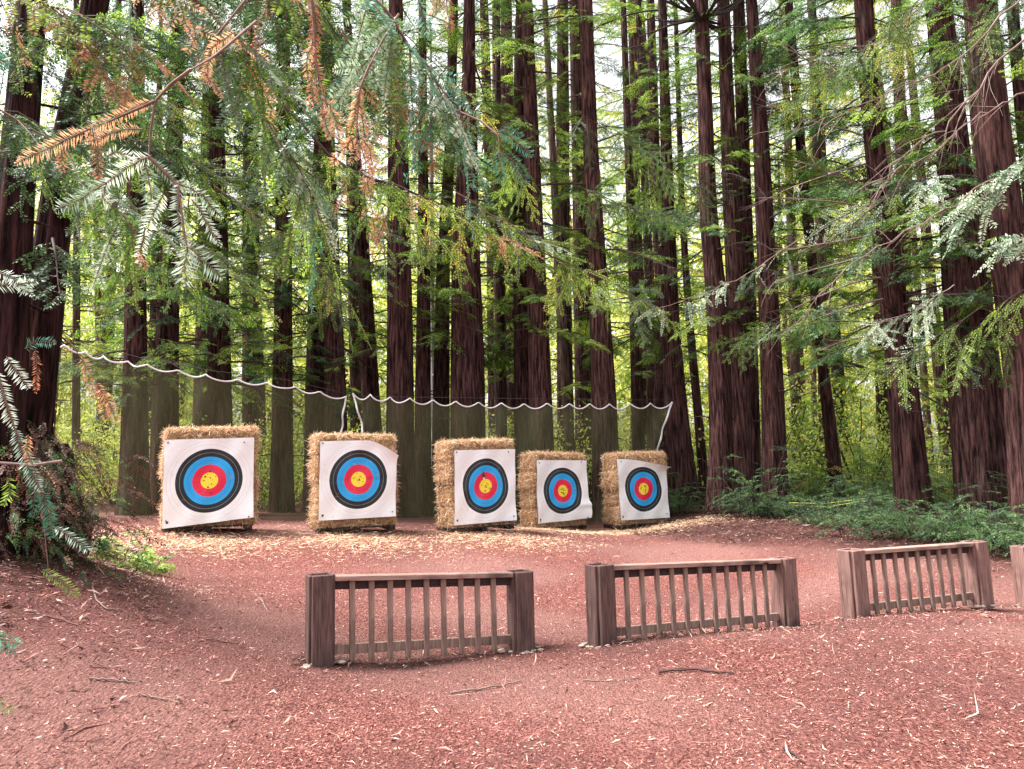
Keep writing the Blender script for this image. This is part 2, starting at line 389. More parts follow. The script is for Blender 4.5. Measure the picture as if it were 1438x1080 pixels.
# crown pieces shared by the trees: boughs made once, then transformed into each crown
def bough_arrays(L, dens, leafy=.9, coarse=1.0):
    g=Geo(); P=twig_path((0,0,0),(1,0,.12),L,.5,9,.05); g.tube(P,np.linspace(.017,.004,9)*L/1.6,4,1)
    n=int(L/.10)
    for i,u in enumerate(np.linspace(.15,1,n)):
        b=np.array([np.interp(u*8,np.arange(9),P[:,q]) for q in range(3)])
        l=L*.38*(1.2-u)**.6*rng.uniform(.6,1.3); sg=1 if i%2 else -1
        d=norm((math.sin(.75)+.2,sg*math.cos(.75),rng.normal(-.1,.15)))
        Q=twig_path(b,d,l,.55,5,.08); g.tube(Q,[.005,.004,.003,.002,.001],3,1)
        if rng.random()<leafy:
            nn=norm((rng.normal(0,.2),rng.normal(0,.2),1)); r0=rng.random()
            g.needles(Q,nn,.055*coarse,.028*coarse,.018*coarse,0,r0,droop=.12)
            for u2 in (.3,.5,.7):
                b2=Q[0]+(Q[-1]-Q[0])*u2
                for s2 in (-1,1):
                    d2=norm(d+np.array([-d[1],d[0],0])*s2*.9+np.array([0,0,rng.normal(-.15,.15)]))
                    Q2=twig_path(b2,d2,l*.38*rng.uniform(.6,1.2),.6,3,.05); g.needles(Q2,nn,.05*coarse,.028*coarse,.018*coarse,0,np.clip(r0+rng.normal(0,.1),0,1),droop=.12)
    return g.arrays()
BOUGHS=[bough_arrays(rng.uniform(1.4,2.2),1) for _ in range(9)]
SPARSE=[bough_arrays(rng.uniform(1.3,2.4),1,.35) for _ in range(6)]
BARE=[bough_arrays(rng.uniform(1.2,2.4),1,.06) for _ in range(4)]
def place(g, arr, p, az, el, s, roll=0, leaf=None):
    v,f,m,r=arr
    M=np.array(Matrix.Rotation(az,3,'Z')@Matrix.Rotation(-el,3,'Y')@Matrix.Rotation(roll,3,'X'))
    g.add(v@M.T*s+np.asarray(p),f,m,np.clip(r+rng.normal(0,.15),0,1))
def crown(root, base, axis, rad, z0, z1, n, size, mats, kinds=('B','S','D'), p=(.6,.3,.1), name='crown', arc=None):
    g=Geo()
    for k in range(n):
        z=z0+(z1-z0)*((k+rng.random())/n); ki=rng.choice(len(kinds),p=p); K={'B':BOUGHS,'S':SPARSE,'D':BARE}[kinds[ki]]
        az=rng.uniform(0,2*math.pi) if arc is None else R(rng.uniform(*arc)); c=axis(z)+np.array([math.cos(az),math.sin(az),0])*rad(z)*.8
        place(g,K[rng.integers(len(K))],c,az,rng.uniform(-.35,.15),size*rng.uniform(.6,1.3),rng.uniform(-.3,.3))
    return g.obj(name,mats,root,origin=base)

# (readings, depth, bark, crown recipe, label)
T=[ # left to right
 ([(191,260,26),(190,520,33),(188,700,40)],16.5,BARK,'m','straight redwood behind the net, between the big left tree and the first bale stack'),
 ([(240,330,27),(233,530,36),(231,700,42)],17.5,BARK,'m','pale barked redwood just left of the first bale stack, behind the net'),
 ([(303,80,20),(306,300,27),(308,500,33),(309,680,38)],18,BARK,'m','dark redwood rising directly behind the first bale stack'),
 ([(398,300,24),(398,500,28),(396,700,34)],19,BARK,'m','slim redwood behind the net midway between the two left bale stacks'),
 ([(452,120,17),(448,300,24),(444,530,30),(443,700,34)],20,BARK,'s','left stem of the pair of redwoods behind the second bale stack'),
 ([(461,180,18),(464,350,26),(471,530,32),(473,700,38)],19,BARK,'s','darker right stem of the pair of redwoods behind the second bale stack'),
 ([(498,180,11),(507,300,17),(519,530,26),(528,700,30)],21,BARK,'s','slim leaning redwood just right of the second bale stack'),
 ([(556,0,22),(560,250,33),(562,480,39),(562,700,44)],18.5,BARK,'s','dark thick redwood left of the pale slender trunk'),
 ([(594,200,14),(595,400,20),(594,560,24),(594,700,26)],20,BARK_L,'s','narrow reddish redwood beside the dark thick one left of the pale trunk'),
 ([(636,50,15),(633,180,16),(622,400,21),(620,560,25),(619,700,27)],20.5,BARK,'s','narrow leaning redwood just right of the pale slender trunk'),
 ([(659,0,17),(658,150,24),(654,350,43),(656,500,50),(657,700,56)],18.8,BARK,'s','thickest redwood behind the middle of the right net, above the third bale stack'),
 ([(699,0,8),(699,100,9),(702,350,14),(704,530,17),(705,700,18)],22,BARK,'n','thin lone redwood pole right of the thickest trunk behind the net'),
 ([(733,0,22),(731,200,24),(733,400,26),(735,560,28),(736,700,30)],20,BARK,'s','left stem of the close pair of redwoods left of the fourth bale stack'),
 ([(744,120,20),(750,300,26),(757,480,32),(763,700,38)],19.3,BARK_L,'s','right lighter stem of the close pair of redwoods left of the fourth bale stack'),
 ([(822,0,23),(829,200,24),(840,400,30),(848,560,37),(852,700,42)],18.9,BARK_L,'s','clean reddish redwood leaning left between the fourth and fifth bale stacks'),
 ([(875,0,9),(882,200,12),(890,400,16),(895,560,18),(898,700,20)],23,BARK,'n','slender redwood behind the last bale stack, leftmost of three slim poles'),
 ([(899,80,10),(905,250,12),(912,400,15),(916,560,18),(918,700,20)],24,BARK,'n','middle of three slim redwood poles behind the last bale stack'),
 ([(915,60,14),(921,250,16),(928,400,17),(926,700,20)],22,BARK,'n','right of three slim redwood poles, partly behind the big trunk at the net end'),
 ([(931,30,14),(938,280,19),(941,450,28),(951,600,36),(962,710,44)],19.2,BARK,'s','big redwood with spreading foot just past the right end of the net'),
 ([(953,150,8),(958,300,10),(968,450,12),(982,600,14),(990,700,16)],21,BARK,'n','thin leaning redwood pole between the net end and the whorled dead tree'),
 ([(985,20,22),(990,140,22),(994,300,27),(1007,430,32),(1012,600,34),(1012,715,42)],17,BARK,'w','redwood with a whorl of dead black branches at its top'),
 ([(1018,60,20),(1025,250,24),(1034,430,27),(1040,600,30),(1040,715,34)],17.6,BARK_L,'s','lighter redwood directly right of the whorled one'),
 ([(1039,60,19),(1045,250,20),(1053,430,20),(1057,600,22),(1058,715,24)],18.4,BARK,'s','shadowed middle redwood in the dense right centre clump'),
 ([(1058,40,18),(1069,200,24),(1078,400,29),(1085,560,33),(1089,720,38)],16.8,BARK,'s','rightmost dark redwood of the dense right centre clump'),
 ([(1112,60,13),(1128,250,15),(1154,500,15),(1170,640,20)],18,BARK,'m','slim leaning redwood among bare twigs right of the dense clump'),
 ([(1213,0,28),(1220,120,27),(1230,220,30),(1252,400,38),(1264,500,40),(1281,690,48)],14.5,BARK,'m','leaning redwood with drooping grey boughs above the shrub bank'),
 ([(1323,50,38),(1336,180,44),(1354,400,58),(1362,470,66),(1381,660,78)],14.2,BARK,'m','broad furrowed redwood second from the right edge of the clearing'),
 ([(1380,30,44),(1394,200,52),(1422,390,54),(1438,500,58),(1452,660,66)],12.5,BARK,'s','broad reddish redwood at the right edge of the photo'),
 ([(1421,0,16),(1434,150,18),(1462,430,22),(1475,640,26)],15,BARK,'n','narrow redwood leaning in at the top right corner'),
]
CROWNM=[G_DARK,TWIG_D]; CROWNM2=[G_MID,TWIG_D]; CROWNM3=[G_GREY,TWIG_G]
for ti,(pts,D,bm,kind,lab) in enumerate(T):
    root,base,axis,rad=trunk_obj(pts,D,bm,'redwood_tree',lab,'redwoods around the archery range',height=24+rng.uniform(-2,3))
    if kind=='m': crown(root,base,axis,rad,3.6,16,90,1.05,CROWNM if ti%2 else CROWNM2)
    elif kind=='s': crown(root,base,axis,rad,4.5,16,46,1.0,CROWNM2,p=(.45,.27,.28))
    elif kind=='n': crown(root,base,axis,rad,4,16,36,.7,CROWNM2,p=(.35,.35,.3))
    elif kind=='w':
        crown(root,base,axis,rad,4.5,8.5,12,.8,CROWNM,p=(.3,.4,.3))
        c=at(985,26,D)
        for q in range(26):
            g=Geo(); az=q*.75+rng.uniform(-.3,.3); d=(math.cos(az),math.sin(az),rng.uniform(-.15,.55)); L=rng.uniform(.7,1.7)
            P=twig_path(c+np.array([0,0,rng.uniform(-.15,.15)]),d,L,-.5,8,.09); g.tube(P,np.linspace(.05,.012,8),5,0)
            for e in range(3):
                b=P[3+e]; g.tube(twig_path(b,norm(P[-1]-P[0])+rng.normal(0,.5,3),L*.3,0,4,.15),[.012,.009,.006,.003],4,0)
            g.obj('dead_branch',BLACKW,root,origin=base)

# long nearly bare branches reaching left from the right hand redwoods (parts of their tree)
for (x0,y0,x1,y1,D) in [(1210,190,1085,150,14),(1216,230,1080,262,14),(1222,290,1078,270,14),(1228,330,1085,345,14.2),(1232,360,1090,372,14),(1236,390,1100,404,14),
                        (1240,420,1092,440,14),(1225,270,1120,215,14.3),(1246,470,1150,470,14),(1228,240,1320,150,13.6),(1236,330,1330,260,13.6),(1216,120,1110,60,14),(1214,80,1130,120,14)]:
    par=[o for o in sc.objects if o.get('label','').startswith('leaning redwood with drooping')][0]
    g=Geo(); a0,a1=at(x0,y0,14.3),at(x1,y1,D); dd=a1-a0; L=np.linalg.norm(dd)
    P=twig_path(a0,norm(dd),L,.15,12,.03); g.tube(P,np.linspace(.022,.005,12),4,0)
    for e in range(16):
        b=P[rng.integers(2,12)]; d=norm(norm(dd)+rng.normal(0,.55,3)); g.tube(twig_path(b,d,rng.uniform(.2,.7),.3,5,.12),[.006,.005,.004,.003,.002],3,0)
    g.obj('bare_branch',TWIG_G,par,origin=par.location)

# the big left tree
root,base,axis,rad=trunk_obj([(150,-80,36),(118,80,40),(82,260,44),(72,350,48),(56,470,54),(38,600,66)],7.2,BARK_N,'old_redwood_tree','huge dark redwood at the left edge leaning right over the clearing',height=16,flare=1.2,seg=64)
g=Geo()
for q in range(16):
    z=rng.uniform(3.2,7.5); az=rng.uniform(-1.2,.9); c=axis(z)+np.array([math.cos(az),math.sin(az),0])*rad(z)
    place(g,BOUGHS[q%9],c,az,rng.uniform(-.5,.1),rng.uniform(.5,.9),0)
g.obj('crown',CROWNM,root,origin=base)
root,base,axis,rad=trunk_obj([(50,-60,40),(36,100,44),(22,260,50),(6,460,62),(-8,600,80)],6.6,BARK_N,'old_redwood_tree','second thick dark redwood stem cut by the left edge, in front of the huge one',height=16,flare=1.15,seg=64)
# pale slender trunk
root,base,axis,rad=trunk_obj([(606,250,7),(607,440,8),(609,560,9),(611,690,10)],22,BARK_P,'pale_tree','pale whitish slender trunk seen between the dark redwoods in mid net',height=15,flare=1.0,seg=16)
crown(root,base,axis,rad,7,14,24,.8,[G_LIME,TWIG_G])

# slim background redwoods, copied from four
protos=[]
for q in range(4):
    D=26; wd=[10,14,18,22][q]
    pts=[(700+rng.uniform(-6,6),0,wd*.7),(703,350,wd*.9),(705,660,wd*1.1)]
    root,base,axis,rad=trunk_obj(pts,D,BARK_F if q<2 else BARK,'background_redwood','slim redwood deep in the forest behind the net, one of many alike','tree','',) if False else trunk_obj(pts,D,BARK_F if q<2 else BARK,'background_redwood','slim redwood pole deep in the forest, one of many alike',None,height=26,flare=1.1,seg=16)
    crown(root,base,axis,rad,3.5,17,[30,18,36,22][q],1.2,[G_LIME,TWIG_D],p=(.6,.3,.1)); protos.append(root)
used=set()
spots=[]
for px in [110,145,212,265,280,350,368,420,505,690,714,775,792,802,818,868,884,905,950,1000,1118,1135,1185,1200,1232,1262,1300,1330,1395,1430,700,860,1150,1290,460,250,60]:
    spots.append((px+rng.uniform(-4,4),rng.uniform(22,32)))
for px in range(-400,1900,190): spots.append((px+rng.uniform(-30,30),rng.uniform(30,36)))
spots=[q for i,q in enumerate(spots) if i%4!=3]
for k,(px,D) in enumerate(spots):
    q=int(rng.integers(4)); 
    if k<4: o=protos[k]
    else: o=copy_tree(protos[q])
    x=(px-CX)/F*D; o.location=(x,D,gz(x,D)-.05); o.rotation_euler=(rng.uniform(-.025,.025),rng.uniform(-.05,.05),rng.uniform(0,6.28)); s=rng.uniform(.85,1.25); o.scale=(s,s,s)
    tag(o,'slim redwood pole deep in the forest, one of many alike','tree','slim redwoods deep in the forest')

# sunlit broadleaf trees beyond
def leaf_cloud(g,n,c,rad,size,mat=0,clump=28):
    cs=rng.normal(0,1,(n,3)); cs/=np.linalg.norm(cs,axis=1,keepdims=True)+1e-9; cs*=(rng.random((n,1))**.4); cs=cs*np.array(rad)+np.array(c)
    for p in cs:
        k=clump; P=p+rng.normal(0,1,(k,3))*np.array([.42,.42,.22]); a=rng.normal(0,1,(k,3)); a/=np.linalg.norm(a,axis=1,keepdims=True); b=np.cross(a,rng.normal(0,1,(k,3))); b/=np.linalg.norm(b,axis=1,keepdims=True)+1e-9
        s=size*rng.uniform(.6,1.3,(k,1)); V=np.stack([P-a*s,P+b*s*.45,P+a*s,P-b*s*.45],1); r0=rng.random()
        g.add(V,np.arange(k*4).reshape(-1,4),mat,np.clip(r0+rng.normal(0,.15,k),0,1))
fp=[]
for q in range(4):
    root=empty('broadleaf_tree',(0,0,0)); H=[15,19,13,21][q]
    g=Geo(); P=twig_path((0,0,-.2),(0,0,1),H*.9,0,10,.06); g.tube(P,np.linspace(.2,.05,10),8,0)
    for e in range(12):
        b=P[rng.integers(2,9)]; az=rng.uniform(0,6.28); g.tube(twig_path(b,(math.cos(az),math.sin(az),.7),rng.uniform(2,4),.2,7,.1),np.linspace(.07,.015,7),5,0)
    g.obj('trunk',BARK_F,root)
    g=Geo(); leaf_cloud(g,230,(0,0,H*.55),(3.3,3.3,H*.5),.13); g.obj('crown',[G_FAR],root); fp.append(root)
k=0
for row,(D0,step) in enumerate([(40,4.6),(52,5.5),(66,6.5)]):
    for x in np.arange(-D0*1.0,D0*1.0,step):
        o=fp[k] if k<4 else copy_tree(fp[int(rng.integers(4))]); k+=1
        y=D0+rng.uniform(-3,3); xx=x+rng.uniform(-1.5,1.5); o.location=(xx,y,gz(xx,y)-.3+rng.uniform(-2.5,0)); s=rng.uniform(.9,1.2)*(1+.12*row); o.scale=(s,s,s*(1+.17*row)); o.rotation_euler=(0,0,rng.uniform(0,6.28))
        tag(o,'bright yellow green broadleaf tree in the light beyond the redwoods','tree','sunlit trees beyond the redwoods')
# undergrowth far behind
bp=[]
for q in range(3):
    g=Geo(); leaf_cloud(g,120,(0,0,.9),(1.8,1.5,1.0),.042)
    for e in range(14):
        az=rng.uniform(0,6.28); g.tube(twig_path((0,0,-.1),(math.cos(az)*.6,math.sin(az)*.6,1),2.0,.3,6,.08),np.linspace(.02,.006,6),4,1)
    bp.append(g.mesh('bush',[G_FAR if q<2 else G_LIME,TWIG_D]))
for k in range(110):
    D=rng.uniform(21.5,40); x=rng.uniform(-1,1)*D*.85
    o=bpy.data.objects.new('bush',bp[k%3]); sc.collection.objects.link(o); s=rng.uniform(.7,1.7); o.location=(x,D,gz(x,D)); o.scale=(s,s,s*rng.uniform(.8,1.4)); o.rotation_euler=(0,0,rng.uniform(0,6))
    tag(o,'light green bush in the undergrowth deep between the redwoods','bush','undergrowth bushes behind the range')

# ------------------------------------------------------------------ net
def netmat():
    k=NM('shade_net'); v=k.coord(); n=k.noise(v,1.6,4); c=k.ramp(n,[(.3,(.078,.082,.042)),(.7,(.12,.122,.066))])
    k.base(c,.9,.1); tr=k.n('ShaderNodeBsdfTransparent'); mx=k.n('ShaderNodeMixShader')
    k.l(k.ramp(k.noise(v,.9,3),[(.3,(.42,.42,.42)),(.7,(.56,.56,.56))]),mx.inputs[0]); k.l(tr.outputs[0],mx.inputs[1]); k.l(k.b.outputs[0],mx.inputs[2]); k.l(mx.outputs[0],k.o.inputs['Surface']); return k.m
NET=netmat()
def net(name,label,top,bot,nx,waves,amp,pinch):
    xs=np.array([t[0] for t in top]); ys=np.array([t[1] for t in top]); ds=np.array([t[2] for t in top])
    bx=np.array([t[0] for t in bot]); by=np.array([t[1] for t in bot]); bd=np.array([t[2] for t in bot])
    root=empty(name,at(*bot[0])); tag(root,label,'net'); g=Geo(); nz=26; V=np.zeros((nz,nx,3)); topv=[]; 
    for i in range(nx):
        u=i/(nx-1); uu=u*(len(xs)-1); x=np.interp(uu,np.arange(len(xs)),xs); y=np.interp(uu,np.arange(len(xs)),ys); d=np.interp(uu,np.arange(len(xs)),ds)
        s=abs(math.sin(math.pi*u*waves))**.8; y+=amp*(1-abs(math.sin(math.pi*u*waves)))*0+amp*(s-.5)
        tp=at(x,y,d); ub=u*(len(bx)-1); b=at(np.interp(ub,np.arange(len(bx)),bx),np.interp(ub,np.arange(len(bx)),by),np.interp(ub,np.arange(len(bx)),bd))
        b=np.array([b[0],b[1],min(b[2],gz(b[0],b[1])+.05)])
        for j in range(nz):
            v=j/(nz-1); p=tp*(1-v)+b*v
            fold=.05*math.sin(u*waves*math.pi+1)*(1-v)+.06*math.sin(u*23+v*3)*v+.035*math.sin(u*61+v*5)+.1*math.sin(v*math.pi)*math.sin(u*9)
            e=min(u,1-u); fan=.10*math.exp(-e/.04)*math.sin((v*1.0)*34+e*150)*(math.sin(math.pi*min(v*1.6,1)))
            p=p+np.array([pinch*math.sin(math.pi*v)*(-1 if u>.5 else 1)*math.exp(-e/.05),fold+fan,0]); V[j,i]=p
        topv.append(V[0,i])
    i=np.arange(nz-1)[:,None]*nx+np.arange(nx-1)[None]; o=np.array(root.location)
    g.add(V,np.stack([i,i+1,i+nx+1,i+nx],-1)); g.obj('netting',NET,root,origin=o,smooth=True)
    def ribbon(P,w,nm,off=-.02):
        P=np.array(P); g=Geo(); g.tube(P+np.array([0,off,0]),w,6,0); g.obj(nm,ROPEW,root,origin=o,smooth=True)
    ribbon(topv,.016,'white_hem')
    return root,V,ribbon
r1,V1,rb=net('safety_net','left half of the dark see through backstop net with white wavy hem',
  [(70,480,13),(130,500,13.3),(200,514,13.7),(300,531,14.3),(400,543,15),(486,560,15.8)],[(60,735,13),(250,733,13.9),(484,731,15.8)],150,12,6,.12)
rb(V1[:,-1],.02,'side_hem')
r2,V2,rb=net('safety_net','right half of the dark see through backstop net with scalloped white hem',
  [(495,556,15.8),(560,562,16.1),(640,567,16.7),(720,570,17.2),(800,570,17.6),(870,571,18),(943,569,18.4)],[(500,731,15.8),(720,729,17.1),(926,727,18.3)],180,15,8,.22)
rb(V2[:,-1],.024,'side_hem'); rb(V2[:,0],.02,'side_hem')
g=Geo(); P=[at(x,y,D) for x,y,D in [(486,556,15.85),(600,558,16.3),(750,560,17.2),(942,562,18.4),(965,548,19)]]; g.tube(P,.006,4); tag(g.obj('support_line',TWIG_D),'thin dark line strung just above the right net','line')
g=Geo(); P=[at(x,y,D) for x,y,D in [(486,553,15.9),(400,533,15),(300,521,14.3),(200,503,13.7),(70,470,13)]]; g.tube(P,.006,4); tag(g.obj('support_line',TWIG_D),'thin dark line strung just above the left net','line')

# ------------------------------------------------------------------ hay bale stacks, pallets and targets
def bale_geo(W,Dp,H,seed):
    g=Geo(); n=[int(W/.07),int(Dp/.07),int(H/.07)]; rr=np.random.default_rng(seed)
    def face(a,b,c,sg):
        na,nb=n[a],n[b]; A,B=np.meshgrid(np.linspace(-1,1,na+1),np.linspace(-1,1,nb+1),indexing='ij'); P=np.zeros((na+1,nb+1,3)); P[...,a]=A; P[...,b]=B; P[...,c]=sg
        h=np.array([W/2,Dp/2,H/2]); Q=P*h; rd=.085; core=np.clip(Q,-(h-rd),h-rd); dv=Q-core; dv/=np.linalg.norm(dv,axis=-1,keepdims=True)+1e-9; Q=core+dv*rd
        Q+=dv*(.018*np.sin(Q[...,[0]]*13+seed)*np.cos(Q[...,[2]]*17+Q[...,[1]]*9)); 
        i=np.arange(na)[:,None]*(nb+1)+np.arange(nb)[None]; f=np.stack([i,i+nb+1,i+nb+2,i+1],-1).reshape(-1,4)
        if (sg<0)!=(c==1): f=f[:,::-1]
        g.add(Q,f,0)
        N=int((h[a]*h[b]*4)*(2600)); p=rr.uniform(-1,1,(N,3))*h; p[:,c]=sg*h[c]
        core=np.clip(p,-(h-rd),h-rd); dv=p-core; dv/=np.linalg.norm(dv,axis=1,keepdims=True)+1e-9; p=core+dv*rd
        d=rr.normal(0,1,(N,3)); d-= (d*dv).sum(1,keepdims=True)*dv; d/=np.linalg.norm(d,axis=1,keepdims=True); d=d+dv*np.abs(rr.normal(.15,.35,(N,1))); d[:,2]-=.15
        L=rr.uniform(.04,.11,(N,1)); s=np.cross(d,rr.normal(0,1,(N,3))); s/=np.linalg.norm(s,axis=1,keepdims=True)+1e-9; w_=.0035
        V=np.stack([p-s*w_,p+s*w_,p+d*L+s*w_*.4,p+d*L-s*w_*.4],1); g.add(V,np.arange(N*4).reshape(-1,4),1,rr.random(N))
    for c in range(3):
        a,b=[q for q in range(3) if q!=c]
        for sg in (-1,1): face(a,b,c,sg)
    return g
def target_mat():
    k=NM('target_paper'); tc=k.n('ShaderNodeTexCoord'); uv=tc.outputs['UV']
    ln=k.n('ShaderNodeVectorMath',operation='LENGTH'); k.l(uv,ln.inputs[0]); r=ln.outputs['Value']
    W=(.84,.85,.88); K=(.012,.014,.018); Bc=(.02,.36,.80); Rd=(.72,.02,.07); Yl=(.88,.66,.04); Ln=(.62,.6,.62); Lk=(.35,.38,.4)
    e=.0022
    st=[(0,Yl),(.060,(.5,.35,.03)),(.0625,Yl),(.122,Rd),(.182,(.4,.02,.05)),(.185,Rd),(.2435,(.7,.5,.55)),(.246,Bc),(.304,(.02,.16,.38)),(.307,Bc),(.366,K),(.425,Lk),(.429,K),(.487,W),(.548,Ln),(.551,W),(.609,Ln),(.612,W)]
    c=k.ramp(r,st,'CONSTANT')
    n=k.noise(k.coord((1,1,1)),5,6,.7)
    c=k.mix(c,(.45,.38,.38),k.ramp(n,[(.60,(0,0,0)),(.75,(.35,.35,.35))]))
    # arrow holes / torn spots around the middle
    vo=k.n('ShaderNodeTexVoronoi'); vo.inputs['Scale'].default_value=21; k.l(k.coord(),vo.inputs['Vector'])
    m=k.math('MULTIPLY',k.math('LESS_THAN',vo.outputs['Distance'],.23),k.math('LESS_THAN',k.math('ADD',r,k.math('MULTIPLY',k.noise(k.coord(),7,2),.42)),.31))
    c=k.mix(c,(.10,.07,.03),m)
    # printed mark in the lower left corner
    sp=k.n('ShaderNodeSeparateXYZ'); k.l(uv,sp.inputs[0])
    mx=k.math('LESS_THAN',k.math('ABSOLUTE',k.math('ADD',sp.outputs[0],.585)),.018); my=k.math('LESS_THAN',k.math('ABSOLUTE',k.math('ADD',sp.outputs[1],.565)),.018)
    c=k.mix(c,(.05,.05,.06),k.math('MULTIPLY',mx,my))
    k.bump(k.noise(k.coord(),3.2,4,.6),.35,.05)
    k.base(c,.42,.4)
    return k.m
TGT=target_mat()
HB=.378
order=['leftmost','second from left','middle','fourth from left','rightmost']
lev=['bottom','second lowest','third lowest','topmost']
stk=[(294,676,12.0,24,1.0),(503.5,673,12.9,27,1.0),(682,682.5,13.8,36,1.0),(790.5,690,16.2,33.6,1.0),(904.3,686.5,16.8,29.5,1.0)]
protoG=[bale_geo(1.35,.55,HB,s).mesh('hay_bale',[STRAWC,STRAW]) for s in (1,2,3,4)]
for si,(px,py,D,phi,_) in enumerate(stk):
    ph=R(phi); nrm=np.array([math.sin(ph),-math.cos(ph),0]); ux=np.array([math.cos(ph),math.sin(ph),0])
    pc=at(px,py,D); cen=pc-nrm*(.275+(.085 if si==0 else .065)); gzc=gz(cen[0],cen[1]); 
    baserow=[750,749,748,745,743][si]; bz=at(px,baserow,D)[2]; gzc=max(gzc,bz-.03)
    # pallet
    root=empty('pallet',(cen[0],cen[1],gz(cen[0],cen[1])),ph); tag(root,'dark low wooden pallet under the %s hay bale stack'%order[si],'pallet')
    g=Geo()
    g=Geo(); 
    for q in (-.6,0,.6): g=Geo(); g.box((q,0,.03),(.05,.29,.03)); g.obj('bearer',BLACKW,root)
    for q in (-.22,0,.22): g=Geo(); g.box((0,q,.073),(.66,.06,.011)); g.obj('deck_board',BLACKW,root)
    z=gz(cen[0],cen[1])+.084
    jit=[[.0,.02,-.02,.0],[.0,.015,-.015,-.01],[0,.01,-.01,-.0],[0,.02,-.01,0],[0,.01,-.02,.01]][si]
    for b in range(4):
        o=bpy.data.objects.new('hay_bale',protoG[(b+si)%4]); sc.collection.objects.link(o)
        c=cen+ux*(jit[b]+rng.uniform(-.03,.03)+(.03 if (b==3 and si==0) else 0))+nrm*rng.uniform(-.015,.01)
        o.location=(c[0],c[1],z+HB/2+b*(HB+.006)); o.rotation_euler=(0,rng.uniform(-.012,.012)+(.02 if b==3 else 0),ph+rng.uniform(-.04,.04)+(math.pi if (b+si)%2 else 0))
        tag(o,'%s shaggy straw bale in the %s stack of four'%(lev[b],order[si]),'hay bale','straw bales in the target stacks')
    # target paper
    labs=['target face on the leftmost stack, lifted and slanting along its bottom edge','target face second from left, top right corner curled forward and a crease across its middle',
          'target face on the middle stack, torn hole at the top of its red ring','target face fourth from left, gathered and bulging at its lower right corner','smallest target face at the far right, upper right edge flopping forward']
    tr=empty('archery_target',tuple(pc),ph); tag(tr,labs[si],'archery target','paper archery targets')
    n=44; U,Wv=np.meshgrid(np.linspace(-.65,.65,n+1),np.linspace(-.645,.645,n+1)); X=U.copy(); Zc=Wv.copy(); Yc=np.zeros_like(U)-.005
    u=(U/.65+1)/2; v=(Wv/.65+1)/2
    Yc-= .012*np.sin(U*7+si)*np.cos(Wv*6+si*2)+.008*np.sin(U*13-Wv*9)
    if si==0: Zc+= (1-v)*(u*.10-.03)-.02*(1-v)*(1-u); Zc+=v*(u*.03); Yc-=.07*np.exp(-((u-1)**2+(v-.0)**2)/.08)+.05*np.exp(-((u-.62)**2)/.01)*(1-v)**2
    if si==1: m=np.clip((u+v-1.62)/.38,0,1); Yc-=.17*m**1.3; Zc-=.26*m**1.5; X-=.02*m; Zc-=.02*v*np.abs(u-.4); Yc+=.012*np.exp(-((v-.49)/.012)**2); X+=.035*(v-.5)
    if si==2: X+=.04*(v-.5); Yc-=.03*np.exp(-((u-1)**2+v**2)/.05)
    if si==3: m=np.exp(-((u-1)**2+(v-.12)**2)/.05); Yc-=.10*m; Zc+=.10*np.exp(-((u-1)**2)/.15)*(1-v)**2; X+=.05*m-.02*v*(1-u); Zc+=.02*np.sin(u*5)*(1-v); Yc-=.05*np.exp(-((v-.26)/.05)**2)*u**2
    if si==4: m=np.clip((v-.78)/.22,0,1)*np.clip((u-.15)/.85,0,1); Yc-=.17*m**1.3; Zc-=.2*m**1.4; X+=.0*m-.05*v*(1-u)+.0; Yc-=.04*np.exp(-((u-1)**2+v**2)/.05)
    g=Geo(); i=np.arange(n)[:,None]*(n+1)+np.arange(n)[None]; g.add(np.stack([X,Yc,Zc],-1),np.stack([i,i+1,i+n+2,i+n+1],-1).reshape(-1,4))
    po=g.obj('paper_face',TGT,tr,smooth=True); me=po.data; uvl=me.uv_layers.new(name='UVMap'); vi=np.zeros(len(me.loops),int); me.loops.foreach_get('vertex_index',vi)
    uvl.data.foreach_set('uv',np.stack([U.ravel()[vi],Wv.ravel()[vi]],1).ravel()); po.rotation_euler=(0,[.0,-.01,-.015,.02,.0][si],0)
    def spot(x,z,w,h,mat,nm):
        yy=float(Yc[np.argmin(abs(Wv[:,0]-z)),np.argmin(abs(U[0]-x))])-.006; th=np.arange(9)*2*math.pi/8; q=1+rng.normal(0,.22,9); q[8]=q[0]; V=[]
        for t,e in zip(th,q): V.append((x+math.cos(t)*w*e,yy,z+math.sin(t)*h*e)); V.append((x+math.cos(t)*w*e*.1,yy-.004,z+math.sin(t)*h*e*.1))
        g=Geo(); g.add(V,[[2*i,2*i+2,2*i+3,2*i+1] for i in range(8)]); g.obj(nm,mat,tr)
    if si==2: spot(-.05,.20,.03,.055,METAL,'torn_hole'); spot(-.035,.15,.018,.045,ROPEW,'torn_flap')
    for q in range([4,1,3,6,5][si]): spot(rng.normal(0,.06),rng.normal(0,.06),.014,.014,METAL,'arrow_hole')
    for a,b in ((-.6,-.58),(.58,-.56),(-.6,.6),(.5,.6)):
        if si in (1,4) and (a,b)==(.5,.6): continue
        g=Geo(); yy=float(Yc[np.argmin(abs(Wv[:,0]-b)),np.argmin(abs(U[0]-a))]); P=np.array([(a,yy+.03,b),(a,yy-.014,b)]); g.tube(P,[.008,.012],8); g.tube(np.array([(a,yy-.014,b),(a,yy-.017,b)]),[.012,.001],8); g.obj('pin',METAL,tr)

